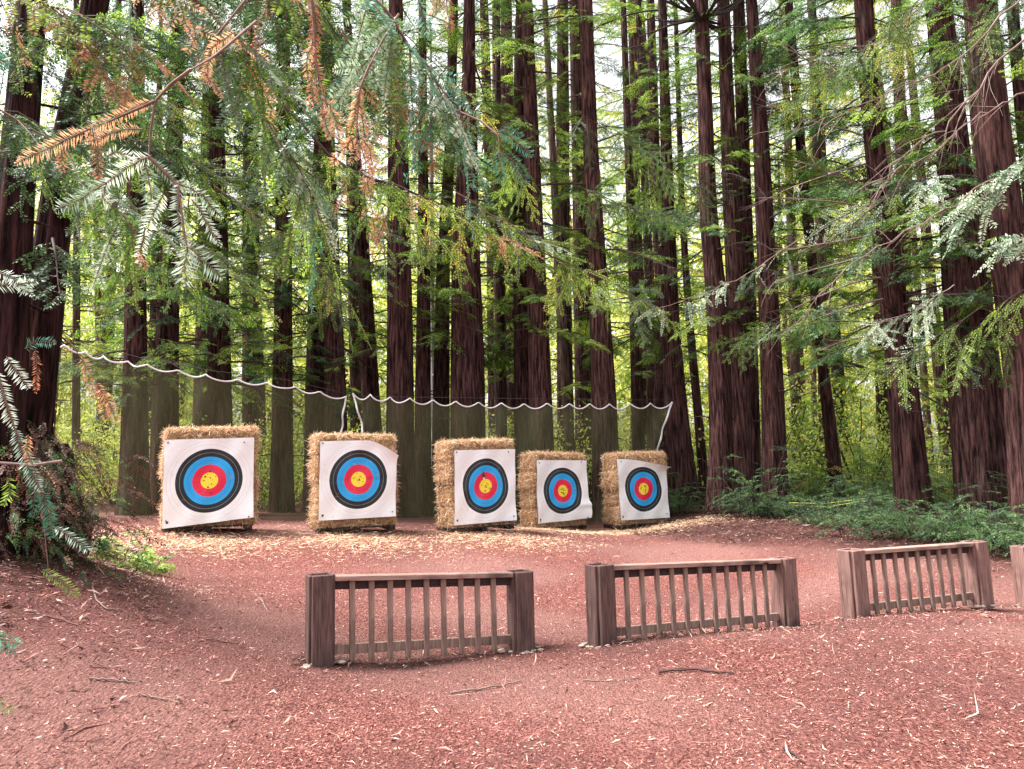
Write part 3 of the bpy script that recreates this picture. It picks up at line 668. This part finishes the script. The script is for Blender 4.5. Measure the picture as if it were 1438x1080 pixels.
# straw fallen around the bales
sx=[at(p[0],748,p[2]) for p in stk]
def keep(x,y):
    d=np.full(x.shape,9e9)
    for (cx,cy,_),(dx) in zip(sx,(0,)*5): d=np.minimum(d,((x-cx-.1)/1.2)**2+((y-cy+.75)/.8)**2)
    return rng.random(len(x))<np.exp(-d*1.1)*1.0
def kd(x,y): return rng.random(len(x))<duff_shade(x,y)*.9
LEAFL=leaf_mat('leaf_litter',[(0,(.03,.012,.01)),(.5,(.10,.04,.032)),(.85,(.22,.11,.085)),(1,(.42,.27,.2))],.1)
litter('leaf_litter',60000,LEAFL,lambda y:y*.8+1.5,(3.5,19),(.03,.10),(.008,.02),kd,'dark brown needle and twig litter under the trees','litter',pw=1.0,lift=.03)
litter('fallen_straw',200000,STRAW_L,lambda y:y*0+6.5,(9.5,17.5),(.03,.10),(.004,.009),keep,'loose pale straw spilled on the ground before the bale stacks','straw',pw=1.0,lift=.02)

# ------------------------------------------------------------------ fences
def fence(label,dark,x0,r0,D0,x1,r1,D1,h,nb,leanx,grp='low timber divider fences'):
    a=at(x0,r0,D0); b=at(x1,r1,D1); a[2]=gz(a[0],a[1]); b[2]=gz(b[0],b[1]); v=b-a; L=math.hypot(v[0],v[1]); az=math.atan2(v[1],v[0]); sl=(b[2]-a[2])/L
    root=empty('divider_fence',tuple(a),az); tag(root,label,'fence',grp)
    root.rotation_euler=(0,leanx,az)
    PW=.094
    def post(x,first):
        # boxed post: wide face boards front and back, narrower boards on the flanks
        z0=sl*x-.04; hh=(h+.04)/2
        p=Geo(); p.box((x,0,z0+hh),(PW-.02,PW-.02,hh-.012),bev=.003); pm=WPOST_D if dark[0 if first else 1] else WPOST; po=p.obj('post',pm,root)
        for (dx,dy,sx_,sy_) in ((0,-PW+.006,PW-.016,.018),(0,PW-.006,PW-.016,.018),(-PW+.010,0,.014,PW-.026),(PW-.010,0,.014,PW-.026)):
            q=Geo(); q.box((x+dx,dy,z0+hh+rng.uniform(0,.004)),(sx_,sy_,hh),bev=.004); q.obj('face_board',pm,po)
    post(0,True); post(L,False)
    ang=math.atan(sl); M=np.array(Matrix.Rotation(-ang,3,'Y')); mid=L/2; il=(L-2*PW)/2/math.cos(ang)-.002
    g=Geo(); g.box((0,0,0),(il,.062,.019),bev=.004); o=g.obj('top_rail',WRAIL,root); o.location=(mid,-.012,sl*mid+h-.025); o.rotation_euler=(0,-ang,0)
    g=Geo(); g.box((0,0,0),(il,.018,.034),bev=.003); o=g.obj('under_rail',WDARK,root); o.location=(mid,.012,sl*mid+h-.081); o.rotation_euler=(0,-ang,0)
    g=Geo(); g.box((0,0,0),(il,.018,.036),bev=.003); o=g.obj('bottom_rail',WBAL,root); o.location=(mid,.012,sl*mid+.085); o.rotation_euler=(0,-ang,0)
    for q in range(nb):
        x=PW+(L-2*PW)*(q+1)/(nb+1)*(.99)+rng.uniform(-.004,.004); zb=sl*x+.0; zt=sl*x+h-.046
        g=Geo(); g.box((0,0,0),(.021,.015,(zt-zb)/2),bev=.003); o=g.obj('baluster',WBAL,root); o.location=(x,-.0215,(zt+zb)/2); o.rotation_euler=(0,rng.uniform(-.006,.006),0)
    for x in (0,L):
        for q in range(15):
            g=Geo(); th=rng.uniform(math.pi,2*math.pi) if q<12 else rng.uniform(0,math.pi); rr_=PW+rng.uniform(.02,.07); c=np.array([x+math.cos(th)*rr_*1.15,math.sin(th)*rr_,sl*x+.002])
            s=rng.uniform(.010,.026); V=[];  m=5;nn=7
            A,B=np.meshgrid(np.arange(nn)*2*math.pi/nn,np.linspace(-1.4,1.4,m)); V=np.stack([np.cos(A)*np.cos(B)*1.4,np.sin(A)*np.cos(B),np.sin(B)*.55],-1)*s*(1+rng.normal(0,.14,(m,nn,1)))
            i=np.arange(m-1)[:,None]*nn; j=np.arange(nn)[None]; f=np.stack([i+j,i+(j+1)%nn,i+nn+(j+1)%nn,i+nn+j],-1); g.add(V.reshape(-1,3)+c,f); g.obj('footing_lump',CEM,root)
    return root
H_=.645
fence('nearest low timber fence with nine balusters and dark stained end posts',(1,1),449,932,5.95,732,908,6.68,H_,9,.0)
fence('second low timber fence from the left, with eleven balusters',(1,0),846,903,6.57,1104,877,7.72,H_,11,-.012)
fence('third low timber fence, paler wood, leaning slightly left',(0,0),1203,870,7.6,1377,858,8.3,H_,9,-.035)
fence('low timber fence cut off by the right edge, only its first post in view',(0,0),1446,850,8.6,1640,838,9.4,H_,9,-.02)

# ------------------------------------------------------------------ sticks on the ground
def stick(pts,rad,label,mat,nm='stick'):
    P=[]
    for x,y in pts:
        # march the view ray down to the ground
        lo,hi=1.5,25
        for _ in range(40):
            m=(lo+hi)/2; q=at(x,y,m)
            if q[2]>gz(q[0],q[1]): lo=m
            else: hi=m
        q=at(x,y,lo); q[2]=gz(q[0],q[1])+rad+.004; P.append(q)
    P=np.array(P); t=np.linspace(0,len(P)-1,len(P)*4); Q=np.stack([np.interp(t,np.arange(len(P)),P[:,i]) for i in range(3)],1); Q[1:-1]+=rng.normal(0,rad*.4,Q[1:-1].shape)
    g=Geo(); g.tube(Q,np.linspace(rad,rad*.6,len(Q)),6); tag(g.obj(nm,mat,smooth=True),label,'stick')
stick([(925,946),(975,943),(1031,948)],.009,'dark straight stick lying in front of the second fence',TWIG_D)
stick([(632,976),(662,972),(700,966),(732,958)],.008,'pale bent stick in the foreground below the nearest fence',TWIG_G)
stick([(820,957),(860,958),(905,952)],.004,'thin twig in front of the gap between the first two fences',TWIG_G)
stick([(290,899),(318,903),(346,906)],.006,'dark short twig on the mulch left of the nearest fence',TWIG)
stick([(125,955),(160,957),(192,961)],.007,'pale straight stick in the left foreground',TWIG_G)
stick([(130,822),(135,845),(150,857),(170,858)],.007,'hooked pale twig below the leafy plant at left',TWIG_G)
stick([(366,842),(373,855),(378,862)],.007,'short pale twig left of the nearest fence on lighter mulch',TWIG_G)
stick([(200,978),(225,983),(252,989)],.006,'thin pale twig beside two slivers in the left foreground',TWIG_G)
stick([(1100,1052),(1118,1064),(1130,1074)],.006,'small dark twig at the bottom edge right of centre',TWIG_D)
stick([(1240,738),(1290,743),(1320,750)],.012,'tan fallen branch along the foot of the shrub bank',TWIG_G)
stick([(0,650),(0,650)] if False else [(60,866),(88,872),(110,880)],.006,'reddish twig in the litter below the big left tree',TWIG)
g=Geo(); g.tube(np.array([at(1108,706,15.5),at(1160,707,15.4),at(1215,700,15.2)]),.005,5); g.tube(np.array([at(1108,709,15.5),at(1160,712,15.4),at(1215,703,15.2)]),.004,5); tag(g.obj('yellow_rope',plain('yellow_line',(.7,.65,.15))),'thin yellow line strung between trunks by the right shrubs','rope')
g=Geo(); g.tube(np.array([at(0,650,4.9),at(45,653,5.0),at(87,647,5.1)]),.010,5); tag(g.obj('bare_twig',TWIG_G),'pale bare twig sticking out across the big left trunk','twig')

# ------------------------------------------------------------------ shrubs
def shrub(px,D,w_,h,mats,label,name='shrub',n=40,row=None,ln=.035,sp=.022,wd=.014,grp=None,L=None):
    x=(px-CX)/F*D*1.0; x=at(px,700,D)[0]; b=np.array([x,D,gz(x,D)]); root=empty(name,tuple(b)); tag(root,label,'shrub' if name!='fern' else 'fern',grp)
    g=Geo()
    for q in range(n):
        az=rng.uniform(0,6.28); rr_=rng.random()**.5*w_*.55; p=b+np.array([math.cos(az)*rr_,math.sin(az)*rr_*.7,-.02]); 
        hh=h*rng.uniform(.35,1)*(1-.5*(rr_/w_/.55)**2); d=norm((math.cos(az)*.5,math.sin(az)*.5,1.1)); P=twig_path(p,d,hh,.5,6,.08); g.tube(P,np.linspace(.007,.003,6),4,1)
        for e in range(4):
            c=P[rng.integers(2,6)]; az2=rng.uniform(0,6.28); l=(L or .45)*rng.uniform(.5,1.1)
            spray(g,c,(math.cos(az2),math.sin(az2),rng.uniform(-.1,.5)),l,norm((rng.normal(0,.35),rng.normal(-.35,.3),1)),ln,sp,wd,0,1,side=.42,gap=.075,droop=.7)
    g.obj('foliage',mats,root,origin=tuple(b)); return root
G_SHR=leaf_mat('leaf_shrub',[(0,(.014,.04,.015)),(.5,(.042,.105,.032)),(1,(.12,.22,.065))],.3)
SH=[(1175,14.2,1.1,.75,'low dark shrub at the left end of the shrub bank'),(1225,12.9,1.4,.7,'spreading dark green shrub below the leaning redwood'),(1290,12.4,1.5,.65,'low green shrub in the middle of the shrub bank'),
    (1345,12.2,1.3,.75,'shrub on the bank behind the third fence'),(1400,11.6,1.4,.8,'shrub near the right edge of the photo, lower row'),(1455,11.2,1.3,.9,'shrub cut by the right edge of the photo'),
    (1180,16.5,1.6,1.35,'taller loose shrub beside the leaning slim redwood'),(1240,15.8,1.6,1.1,'taller shrub in the second row below the leaning redwood'),(1320,15,1.6,1.3,'taller shrub between the leaning and the broad redwood'),
    (1390,14,1.5,1.2,'taller shrub at the foot of the broad furrowed redwood'),(1130,16.9,1.0,.9,'thin bush right of the dense redwood clump'),(1060,16,.9,1.6,'leafy bush growing up the front of the dense redwood clump'),(1090,16.0,.8,.8,'small bush at the foot of the rightmost clump redwood'),
    (950,18.4,.6,1.1,'sprouting greenery on the trunk foot past the net end')]
for q,(px,D,w_,h,l) in enumerate(SH): shrub(px,D,w_,h*1.15,[G_SHR if q%3 else G_DARK,TWIG_D],l,n=34,grp='shrubs along the right edge of the clearing')
for q in range(16):
    px=rng.uniform(1120,1500); D=rng.uniform(17,22); shrub(px,D,1.9,2.2,[G_MID if q%2 else G_LIME,TWIG_D],'tall loose light green shrub among the trunks behind the right bank','shrub',n=16,ln=.05,sp=.035,wd=.022,grp='light shrubs behind the right bank',L=.7)
# plants by the left tree
for (px,D,w_,h,l,m) in [(172,8.6,.6,.5,'bright green leafy plant at the foot of the big left tree',G_FERN),(200,8.4,.4,.3,'small low green plant right of the brighter one by the left tree',G_FERN),(118,8.2,.5,.3,'dull green sprouts between the left tree and the bright plant',G_MID),(70,7.0,.8,.42,'low tangled greenery under the big left tree',G_SHR)]:
    shrub(px,D,w_,h,[m,TWIG],l,'leafy_plant',n=16,ln=.05,sp=.03,wd=.03,grp='small plants at the left tree',L=.22)
# sprouting burl at the foot of the big left tree
b=at(70,790,6.9); b[2]=gz(b[0],b[1]); root=empty('basal_sprouts',tuple(b)); tag(root,'dense dark tangle of brown twigs and sprouts around the foot of the huge left redwood','shrub')
g=Geo()
for q in range(560):
    p=np.array([rng.normal(-4.2,.33),rng.normal(6.75,.3),0]); p[2]=gz(p[0],p[1])+rng.random()**1.3*1.15; c=np.array([-4.4,7.0,p[2]]); d=norm(p-c+rng.normal(0,.25,3)); d[2]=rng.uniform(-.7,.2)
    leafm=0 if rng.random()<.42 else 2
    spray(g,p,d,rng.uniform(.15,.4),norm(rng.normal(0,1,3)+np.array([0,-.6,.5])),.028,.018,.010,leafm,1,side=.4,gap=.08,droop=.9)
G_DBR=leaf_mat('leaf_brown_litter',[(0,(.05,.02,.015)),(.6,(.13,.06,.04)),(1,(.28,.14,.09))],.2)
g.obj('sprouts',[G_SHR,TWIG_D,G_DBR],root,origin=tuple(b))
g=Geo(); V=[]
A,B=np.meshgrid(np.linspace(0,2*math.pi,29)[:-1],np.linspace(-.2,1.5,14)); rr_=1+.12*np.sin(A*5+B*4)+.08*np.sin(A*9-B*7)+rng.normal(0,.03,A.shape)
V=np.stack([-4.45+.46*rr_*np.cos(A)*np.cos(B),7.1+.5*rr_*np.sin(A)*np.cos(B),gz(-4.45,7.1)+.95*rr_*np.sin(B)],-1); i=np.arange(13)[:,None]*28; j=np.arange(28)[None]
g.add(V.reshape(-1,3),np.stack([i+j,i+(j+1)%28,i+28+(j+1)%28,i+28+j],-1)); g.obj('burl',BARK_N,root,origin=tuple(b),smooth=True)

# ------------------------------------------------------------------ overhanging boughs
def P3(pts): return np.array([at(*p) for p in pts])
def densify(P,n):
    t=np.linspace(0,len(P)-1,n); return np.stack([np.interp(t,np.arange(len(P)),P[:,i]) for i in range(3)],1)
def bough(label,pts,n,L,mats,probs,ln,sp,wd,hang=.8,spread=.8,gap=.065,side=.40,face=.6,thick=.006,sub=False,dens=1.0,dead=None,out=(0,0,0),wood=TWIG,u0=.1):
    """pts: stem readings (x,row,depth); mats: leaf materials with their share"""
    P=densify(P3(pts),14); P[1:-1]+=rng.normal(0,.008,P[1:-1].shape)
    root=empty('hanging_branch',tuple(P[0])); tag(root,label,'branch','redwood boughs hanging over the clearing'); o=P[0]
    g=Geo(); g.tube(P,np.linspace(thick,thick*.35,14),6,0); g.obj('stem',wood,root,origin=o,smooth=True)
    gs=[Geo() for _ in mats]; 
    for q in range(n):
        u=u0+(1-u0)*(q+rng.random())/n; k=u*13; b=np.array([np.interp(k,np.arange(14),P[:,i]) for i in range(3)]); T_=norm(P[min(int(k)+1,13)]-P[max(int(k)-1,0)])
        d=norm(T_*.7+rng.normal(0,1,3)*np.array([spread,spread*.6,spread*.4])+np.array([0,0,-hang])+np.array(out))
        view=norm(np.array(EYE)-b); nn=norm(view*face+np.array([0,0,.6])*(1-face*.5)+rng.normal(0,.35,3)); nn=norm(nn-d*np.dot(nn,d))
        mi=rng.choice(len(mats),p=probs); spray(gs[mi],b,d,L*rng.uniform(.55,1.15),nn,ln,sp,wd,0,1,side=side,gap=gap,droop=.5,sub=sub,dens=dens)
    for gg,m,nm in zip(gs,mats,['needles','other_needles','dry_needles','spare_needles']):
        if gg.n: gg.obj('needles' if m not in (G_DEAD,) else 'dead_needles',[m,wood],root,origin=o)
    return root
near=dict(ln=.017,sp=.0052,wd=.0030)
mid=dict(ln=.028,sp=.0115,wd=.0078)
tru=dict(ln=.026,sp=.0085,wd=.0062,gap=.055,side=.36)
farb=dict(ln=.034,sp=.018,wd=.011)

# featured sprays, twig by twig
def featured(label,D,twigs,stems,name='hanging_branch',**kw):
    o=at(stems[0][0][0],stems[0][0][1],D); root=empty(name,tuple(o)); tag(root,label,'branch','redwood boughs hanging over the clearing')
    g=Geo()
    for s in stems: 
        P=densify(P3([(x,y,D+dz) for (x,y,dz) in s]),len(s)*4); g.tube(P,np.linspace(.0045,.002,len(P)),5,0)
    g.obj('stem',TWIG,root,origin=o,smooth=True)
    by={}
    for (m,pts,ln) in twigs:
        g=by.setdefault(m.name,(Geo(),m))[0]; P=densify(P3([(x,y,D+dz) for x,y,dz in pts]),10); P+=rng.normal(0,.0015,P.shape)
        view=norm(np.array(EYE)-P[4]); nn=norm(view+rng.normal(0,.3,3)); g.tube(P,np.linspace(.0018,.0008,10),4,1); g.needles(P,nn,ln,.0052*kw.get('s',1),.0034*kw.get('s',1),0,None,ang=.5,droop=.1)
    for kx,(g,m) in by.items(): g.obj('dead_needles' if m is G_DEAD else 'needles',[m,TWIG],root,origin=o)
D_=G_DEAD; Gg=leaf_mat('leaf_pale_underside',[(0,(.22,.32,.24)),(.5,(.42,.52,.42)),(1,(.66,.72,.60))],.3,.4,.5)
featured('near spray of grey green and orange needles hanging at upper left',1.75,[
 (D_,[(215,140,0),(170,160,.02),(120,185,.03)],.022),(D_,[(125,180,0),(75,205,.0),(22,228,-.03)],.026),(D_,[(200,180,0),(160,185,.02),(120,200,.02)],.02),
 (D_,[(130,180,0),(135,215,.0),(140,258,.02)],.020),(D_,[(90,205,0),(85,225,0),(88,240,0)],.018),
 (Gg,[(212,218,0),(185,230,-.02),(150,255,-.04)],.030),(Gg,[(160,250,-.02),(120,275,-.03),(78,295,-.05)],.028),(Gg,[(205,230,0),(212,265,0),(216,305,.02)],.030),
 (Gg,[(212,222,0),(240,250,0),(262,262,.02)],.02),(Gg,[(250,255,0),(250,300,-.02),(262,345,-.03)],.030),(Gg,[(262,345,0),(260,375,0),(262,400,0)],.032),(Gg,[(262,345,0),(285,365,0),(312,390,.02)],.032),
 (Gg,[(245,255,0),(280,270,.02),(310,305,.05)],.022),(Gg,[(230,270,0),(215,300,.02),(205,330,.04)],.024),(Gg,[(205,320,0),(198,350,.02),(196,370,.04)],.018),(Gg,[(270,280,0),(295,320,.02),(310,345,.03)],.02),
 (D_,[(196,350,0),(200,365,0),(205,378,0)],.014),(Gg,[(150,260,0),(145,275,0),(155,290,0)],.026),(Gg,[(150,220,0),(165,212,0),(190,225,0)],.02),
 ],[[(268,98,0),(240,118,0),(218,142,0),(212,180,0),(209,220,0)],[(209,220,0),(235,245,0),(250,262,0),(262,345,-.03)],[(218,142,0),(150,172,.02)],[(360,30,.3),(300,80,.1),(268,98,0)]])
featured('long dead brown and orange spray hanging from the top left of centre',1.9,[
 (D_,[(437,-20,0),(443,40,0),(440,85,.02)],.024),(D_,[(440,70,0),(448,120,0),(455,160,.02)],.026),(D_,[(455,140,0),(468,160,0),(476,192,.0)],.026),(D_,[(437,110,0),(440,135,0),(434,150,0)],.02),(D_,[(452,150,0),(458,175,0),(462,195,0)],.02),
 (D_,[(440,60,0),(430,85,0),(432,110,.02)],.02)],[[(434,-40,0),(440,30,0),(444,90,0),(460,150,0)]])
featured('dead rusty orange spray hanging left of centre below the top',2.2,[
 (D_,[(505,120,0),(500,150,0),(492,185,.02)],.026),(D_,[(500,190,0),(480,210,0),(465,232,.02)],.024),(D_,[(500,192,0),(512,220,0),(519,280,.02)],.024),(D_,[(495,190,0),(490,200,0),(478,205,0)],.02),(D_,[(508,195,0),(520,210,0),(524,245,0)],.02)],[[(520,90,0),(505,125,0),(500,190,0)],[(560,20,.2),(535,60,.1),(520,90,0)]])
featured('small dead orange tuft hanging at the top of the picture above the redwoods',2.1,[(D_,[(625,-20,0),(628,15,0),(633,45,0)],.024),(D_,[(620,-10,0),(612,10,0),(606,22,0)],.02)],[[(622,-60,0),(624,-20,0),(627,0,0)]])
featured('dead orange spray with two drooping tips between the grey sprays at upper left',2.3,[(D_,[(312,50,0),(295,70,0),(290,110,0)],.024),(D_,[(330,45,0),(305,60,0),(298,70,0)],.024),(D_,[(283,80,0),(285,100,0),(292,118,.02)],.024),(D_,[(285,100,0),(300,118,0),(312,136,0)],.018)],[[(345,0,.05),(300,55,0),(286,75,0)]])
featured('blue green spray tips catching the light right of the hanging foliage',2.4,[
 (G_TEAL,[(700,185,0),(722,195,0),(748,220,.0)],.028),(G_TEAL,[(705,215,0),(725,230,0),(742,258,0)],.030),(G_TEAL,[(700,210,0),(702,235,0),(706,258,.02)],.026),(G_TEAL,[(700,185,0),(715,182,0),(735,190,0)],.018),
 (G_TEAL,[(585,-10,0),(592,20,0),(606,55,0)],.030),(G_TEAL,[(548,80,0),(540,100,0),(536,115,0)],.026),(G_TEAL,[(655,290,0),(670,300,0),(686,318,0)],.022)],[[(640,155,.1),(675,170,.05),(700,190,0),(702,215,0)]])
featured('blue green spray tip poking in at the left edge near the top',1.6,[(G_TEAL,[(-30,60,0),(-8,75,0),(12,92,0)],.026),(G_TEAL,[(-20,90,0),(-5,92,0),(10,85,0)],.026)],[[(-60,40,0),(-20,72,0)]])
featured('green needle tip entering at the left edge level with the fences',1.7,[(G_TEAL,[(-40,880,0),(-10,892,0),(30,905,0)],.020),(G_TEAL,[(-20,885,0),(5,900,0),(22,918,0)],.018),(G_MID,[(-40,980,0),(-10,985,0),(22,998,0)],.018)],[[(-60,870,0),(-20,885,0)],[(-60,975,0),(-30,980,0)]])
featured('three drooping grey green sprays in front of the big left trunk foot',4.2,[
 (Gg,[(8,500,0),(22,520,0),(40,545,0)],.05),(Gg,[(-5,520,0),(5,560,0),(20,600,0)],.05),(Gg,[(20,600,0),(32,640,0),(58,690,0)],.05),(G_TEAL,[(45,655,0),(50,690,0),(45,725,0)],.05),(G_TEAL,[(58,690,0),(70,720,0),(72,755,0)],.05),(Gg,[(75,740,0),(95,750,0),(128,775,0)],.045),(G_MID,[(60,800,0),(85,815,0),(110,835,0)],.04),(G_MID,[(10,670,0),(15,690,0),(5,710,0)],.05),(D_,[(40,610,0),(38,630,0),(42,652,0)],.035),
 (Gg,[(-10,400,0),(20,400,0),(50,395,0)],.05),(Gg,[(-10,380,0),(15,388,0),(45,415,0)],.05),(G_TEAL,[(35,490,0),(50,478,0),(78,482,0)],.045),(D_,[(50,490,0),(52,515,0),(50,550,0)],.04)],
 [[(-30,460,0),(-5,520,0),(20,600,0),(50,660,0),(62,740,0),(68,800,0)],[(-30,380,0),(0,392,0)]],s=2.2)
featured('brown dead sprig hanging before the left end of the net',5.0,[(D_,[(115,500,0),(125,530,0),(135,560,0)],.05),(D_,[(135,535,0),(145,560,0),(148,590,0)],.05),(D_,[(140,545,0),(155,570,0),(165,595,0)],.05)],[[(90,470,0),(112,500,0),(140,545,0)]],s=2.4)

# massed boughs
M_=[G_DARK,G_MID,G_DEAD]
bough('high dark bough filling the top left corner',[(-120,-60,2.79),(60,0,2.85),(210,60,2.91)],24,0.5,[G_DARK,G_MID,G_DEAD],[.3,.6,.1],**tru,hang=.7)
bough('dark drooping bough above the near grey spray',[(120,-120,2.52),(260,-20,2.52),(370,90,2.59)],22,0.42,[G_MID,G_GREY,G_DEAD],[.5,.4,.1],**tru,hang=.9)
bough('broad hanging bough with brown tips at top left of centre',[(330,-100,2.60),(430,-10,2.60),(520,90,2.67)],26,0.48,[G_MID,G_DARK,G_DEAD,G_TEAL],[.4,.3,.15,.15],**tru,hang=1.0)
bough('dusky blue green bough hanging left of centre',[(470,-60,2.40),(560,40,2.40),(650,170,2.47)],24,0.4,[G_GREY,G_TEAL,G_MID],[.4,.25,.35],**tru,hang=1.0)
bough('deep green drooping bough in front of the slim trunks behind the net',[(330,100,2.85),(400,200,2.85),(450,300,2.91)],20,0.42,[G_GREY,G_TEAL,G_MID],[.35,.2,.45],**tru,hang=1.0)
bough('dark green bough crossing in front of the big left trunk',[(-60,120,3.64),(80,200,3.71),(200,330,3.85)],16,0.45,[G_DARK,G_MID],[.5,.5],**tru,hang=.8)
bough('shaded bough low on the left over the start of the net',[(90,240,4.06),(190,300,4.20),(330,370,4.34)],16,0.5,[G_DARK,G_MID,G_GREY],[.3,.5,.2],**tru,hang=.7)
bough('olive green bough over the second bale stack',[(300,260,6.4),(400,330,6.5),(490,420,6.6)],22,.6,[G_DARK,G_MID,G_LIME],[.35,.4,.25],**mid,hang=.7)
bough('long bough with bright green and orange tips sweeping across the middle',[(400,150,5.6),(480,235,5.7),(560,262,5.9),(640,300,6.2),(720,340,6.5),(860,395,7)],52,.42,[G_LIME,G_MID,G_DEAD],[.5,.38,.12],**mid,hang=.55,thick=.014,wood=TWIG_D)
bough('yellow green bough below the long sweeping one',[(470,250,6.6),(560,300,6.7),(640,340,6.8)],20,.5,[G_LIME,G_MID,G_DEAD],[.6,.3,.1],**mid,hang=.7,wood=TWIG_D)
bough('light green feathery bough reaching right over the fourth bale stack',[(640,270,7),(740,330,7),(830,400,7.2),(915,425,7.4)],30,.5,[G_LIME,G_GREY],[.55,.45],**mid,hang=.3,wood=TWIG)
bough('loose green bough at the top beside the clean reddish redwood',[(560,40,8),(680,160,8.2),(740,260,8.4)],20,.6,[G_MID,G_LIME,G_DARK],[.5,.2,.3],**mid,hang=.8,wood=TWIG_D)
bough('thin grey bough with pale tips in front of the dense clump',[(1130,330,7.5),(1060,380,7.4),(990,410,7.3),(900,440,7.2)],16,.35,[G_GREY],[1.],**mid,hang=.7,dens=.6,wood=TWIG_G,thick=.006)
bough('pale grey green bough entering from the right edge',[(1480,190,3.6),(1420,240,3.7),(1370,290,3.8),(1330,330,3.9)],18,.28,[G_GREY],[1.],**mid,hang=.35,out=(-.6,0,0),wood=TWIG_G,u0=0)
bough('lower pale tip of grey green needles at the right edge',[(1480,320,3.4),(1445,335,3.4),(1425,345,3.5)],7,.22,[G_GREY],[1.],**mid,hang=.4,out=(-.6,0,0),wood=TWIG_G)
bough('grey green bough hanging before the leaning redwood',[(1340,400,8.2),(1280,440,8),(1210,460,7.8)],12,.5,[G_GREY,G_DARK],[.75,.25],**mid,hang=.6,wood=TWIG_G)
bough('drooping dusky bough over the upper part of the leaning redwood',[(1330,230,10),(1260,270,9.8),(1190,300,9.6)],10,.8,[G_MID,G_GREY],[.7,.3],**farb,hang=.6,wood=TWIG_D)
bough('dusky bough in front of the foot of the leaning redwood',[(1380,430,9.5),(1300,480,9.4),(1240,520,9.3)],9,.7,[G_MID,G_GREY],[.7,.3],**farb,hang=.8,wood=TWIG_D)
bough('dark bough hanging before the broad furrowed redwood',[(1480,380,9),(1400,430,9),(1340,500,9.2)],12,.75,[G_MID,G_GREY],[.7,.3],**farb,hang=.7,wood=TWIG_D)
bough('dark feathery bough crossing the dense clump of redwoods',[(1180,420,12),(1120,440,12),(1030,480,12.2)],20,.7,[G_MID,G_GREY],[.7,.3],**farb,hang=.25,wood=TWIG_D)
bough('high bough with yellow green tips at the top right',[(1340,-40,9),(1240,40,9),(1150,110,9.3)],24,.9,[G_MID,G_LIME,G_DARK],[.4,.25,.35],**farb,hang=.5,wood=TWIG_D)
bough('high dark bough over the far right redwoods',[(1500,-60,8.5),(1400,20,8.6),(1300,80,9)],20,.8,[G_DARK,G_MID],[.6,.4],**farb,hang=.6,wood=TWIG_D)
for lab,pts,n,L,mt,pb,kw in [
 ('dense dark bough behind the top left corner foliage',[(-60,20,6.2),(80,60,6.3),(230,140,6.5)],20,.9,[G_DARK,G_MID,G_LIME],[.5,.3,.2],dict(hang=.8)),
 ('olive bough between the big left tree and the slim trunks',[(60,100,7.4),(170,160,7.5),(290,240,7.6)],20,.9,[G_MID,G_DARK,G_LIME],[.4,.4,.2],dict(hang=.9)),
 ('deep green bough low before the leftmost trunks behind the net',[(80,300,8),(190,360,8.2),(300,420,8.4)],16,.7,[G_DARK,G_MID],[.5,.5],dict(hang=.6)),
 ('shadowy bough high above the first bale stack',[(220,-40,7),(320,40,7.2),(430,120,7.4)],20,.95,[G_DARK,G_MID,G_LIME],[.45,.35,.2],dict(hang=.9)),
 ('shadowy bough high above the second bale stack',[(400,-60,7.4),(500,60,7.6),(600,170,7.8)],20,.95,[G_MID,G_DARK,G_DEAD],[.5,.42,.08],dict(hang=.9)),
 ('mid green bough hanging left of the dark thick redwood',[(330,180,8.4),(430,240,8.5),(540,330,8.7)],18,.85,[G_MID,G_LIME,G_DARK],[.45,.2,.35],dict(hang=.7)),
 ('dark bough spreading over the upper part of the big left trunk',[(-80,150,5.6),(30,160,5.7),(120,210,5.8)],18,.8,[G_DARK,G_MID],[.7,.3],dict(hang=.7)),
 ('upper green bough right of centre in front of the slim poles',[(800,150,13),(880,200,13),(960,250,13)],16,1.1,[G_DARK,G_MID],[.5,.5],dict(hang=.2)),
 ('flat green bough between the clean redwood and the clump',[(790,250,14),(870,290,14),(950,300,14)],16,1.0,[G_DARK,G_MID],[.5,.5],dict(hang=.2)),
 ]:
    bough(lab,pts,n,L,mt,pb,ln=.03,sp=.015,wd=.010,wood=TWIG_D,gap=.07,**kw)
# long bare twigs swinging across the upper right
for lab,pts,D in [('long pale bare branch curving from the top right corner',[(1440,-10),(1370,60),(1300,110),(1240,130),(1180,165),(1100,185)],7.5),('second bare branch below the first at upper right',[(1445,50),(1390,100),(1330,180),(1290,200),(1250,240),(1225,290)],7.0),
    ('bare branch sweeping down to left in front of the leaning redwood',[(1440,130),(1400,150),(1350,180),(1310,215),(1240,250)],8),('thin bare branch low on the right ending by the clump',[(1400,250),(1330,290),(1260,330),(1180,380),(1100,470)],8.5),
    ('dark crooked bare branch above the third fence line of trunks',[(1330,200),(1260,260),(1180,330),(1110,370),(1060,400)],9),('bare branch near the top between the right trunks',[(1300,0),(1240,60),(1170,70),(1100,100)],9)]:
    P=densify(P3([(x,y,D+.1*i) for i,(x,y) in enumerate(pts)]),20); P[1:-1]+=rng.normal(0,.02,P[1:-1].shape); g=Geo(); g.tube(P,np.linspace(.011,.003,20),5)
    for e in range(26):
        k=rng.integers(3,20); T_=norm(P[min(k+1,19)]-P[k-1]); Q=twig_path(P[k],norm(T_+rng.normal(0,.5,3)+np.array([0,0,-.2])),rng.uniform(.15,.6),.8,6,.1); g.tube(Q,np.linspace(.004,.0015,6),3)
    tag(g.obj('bare_branch',TWIG_G if 'dark' not in lab else TWIG_D,smooth=True),lab,'branch')
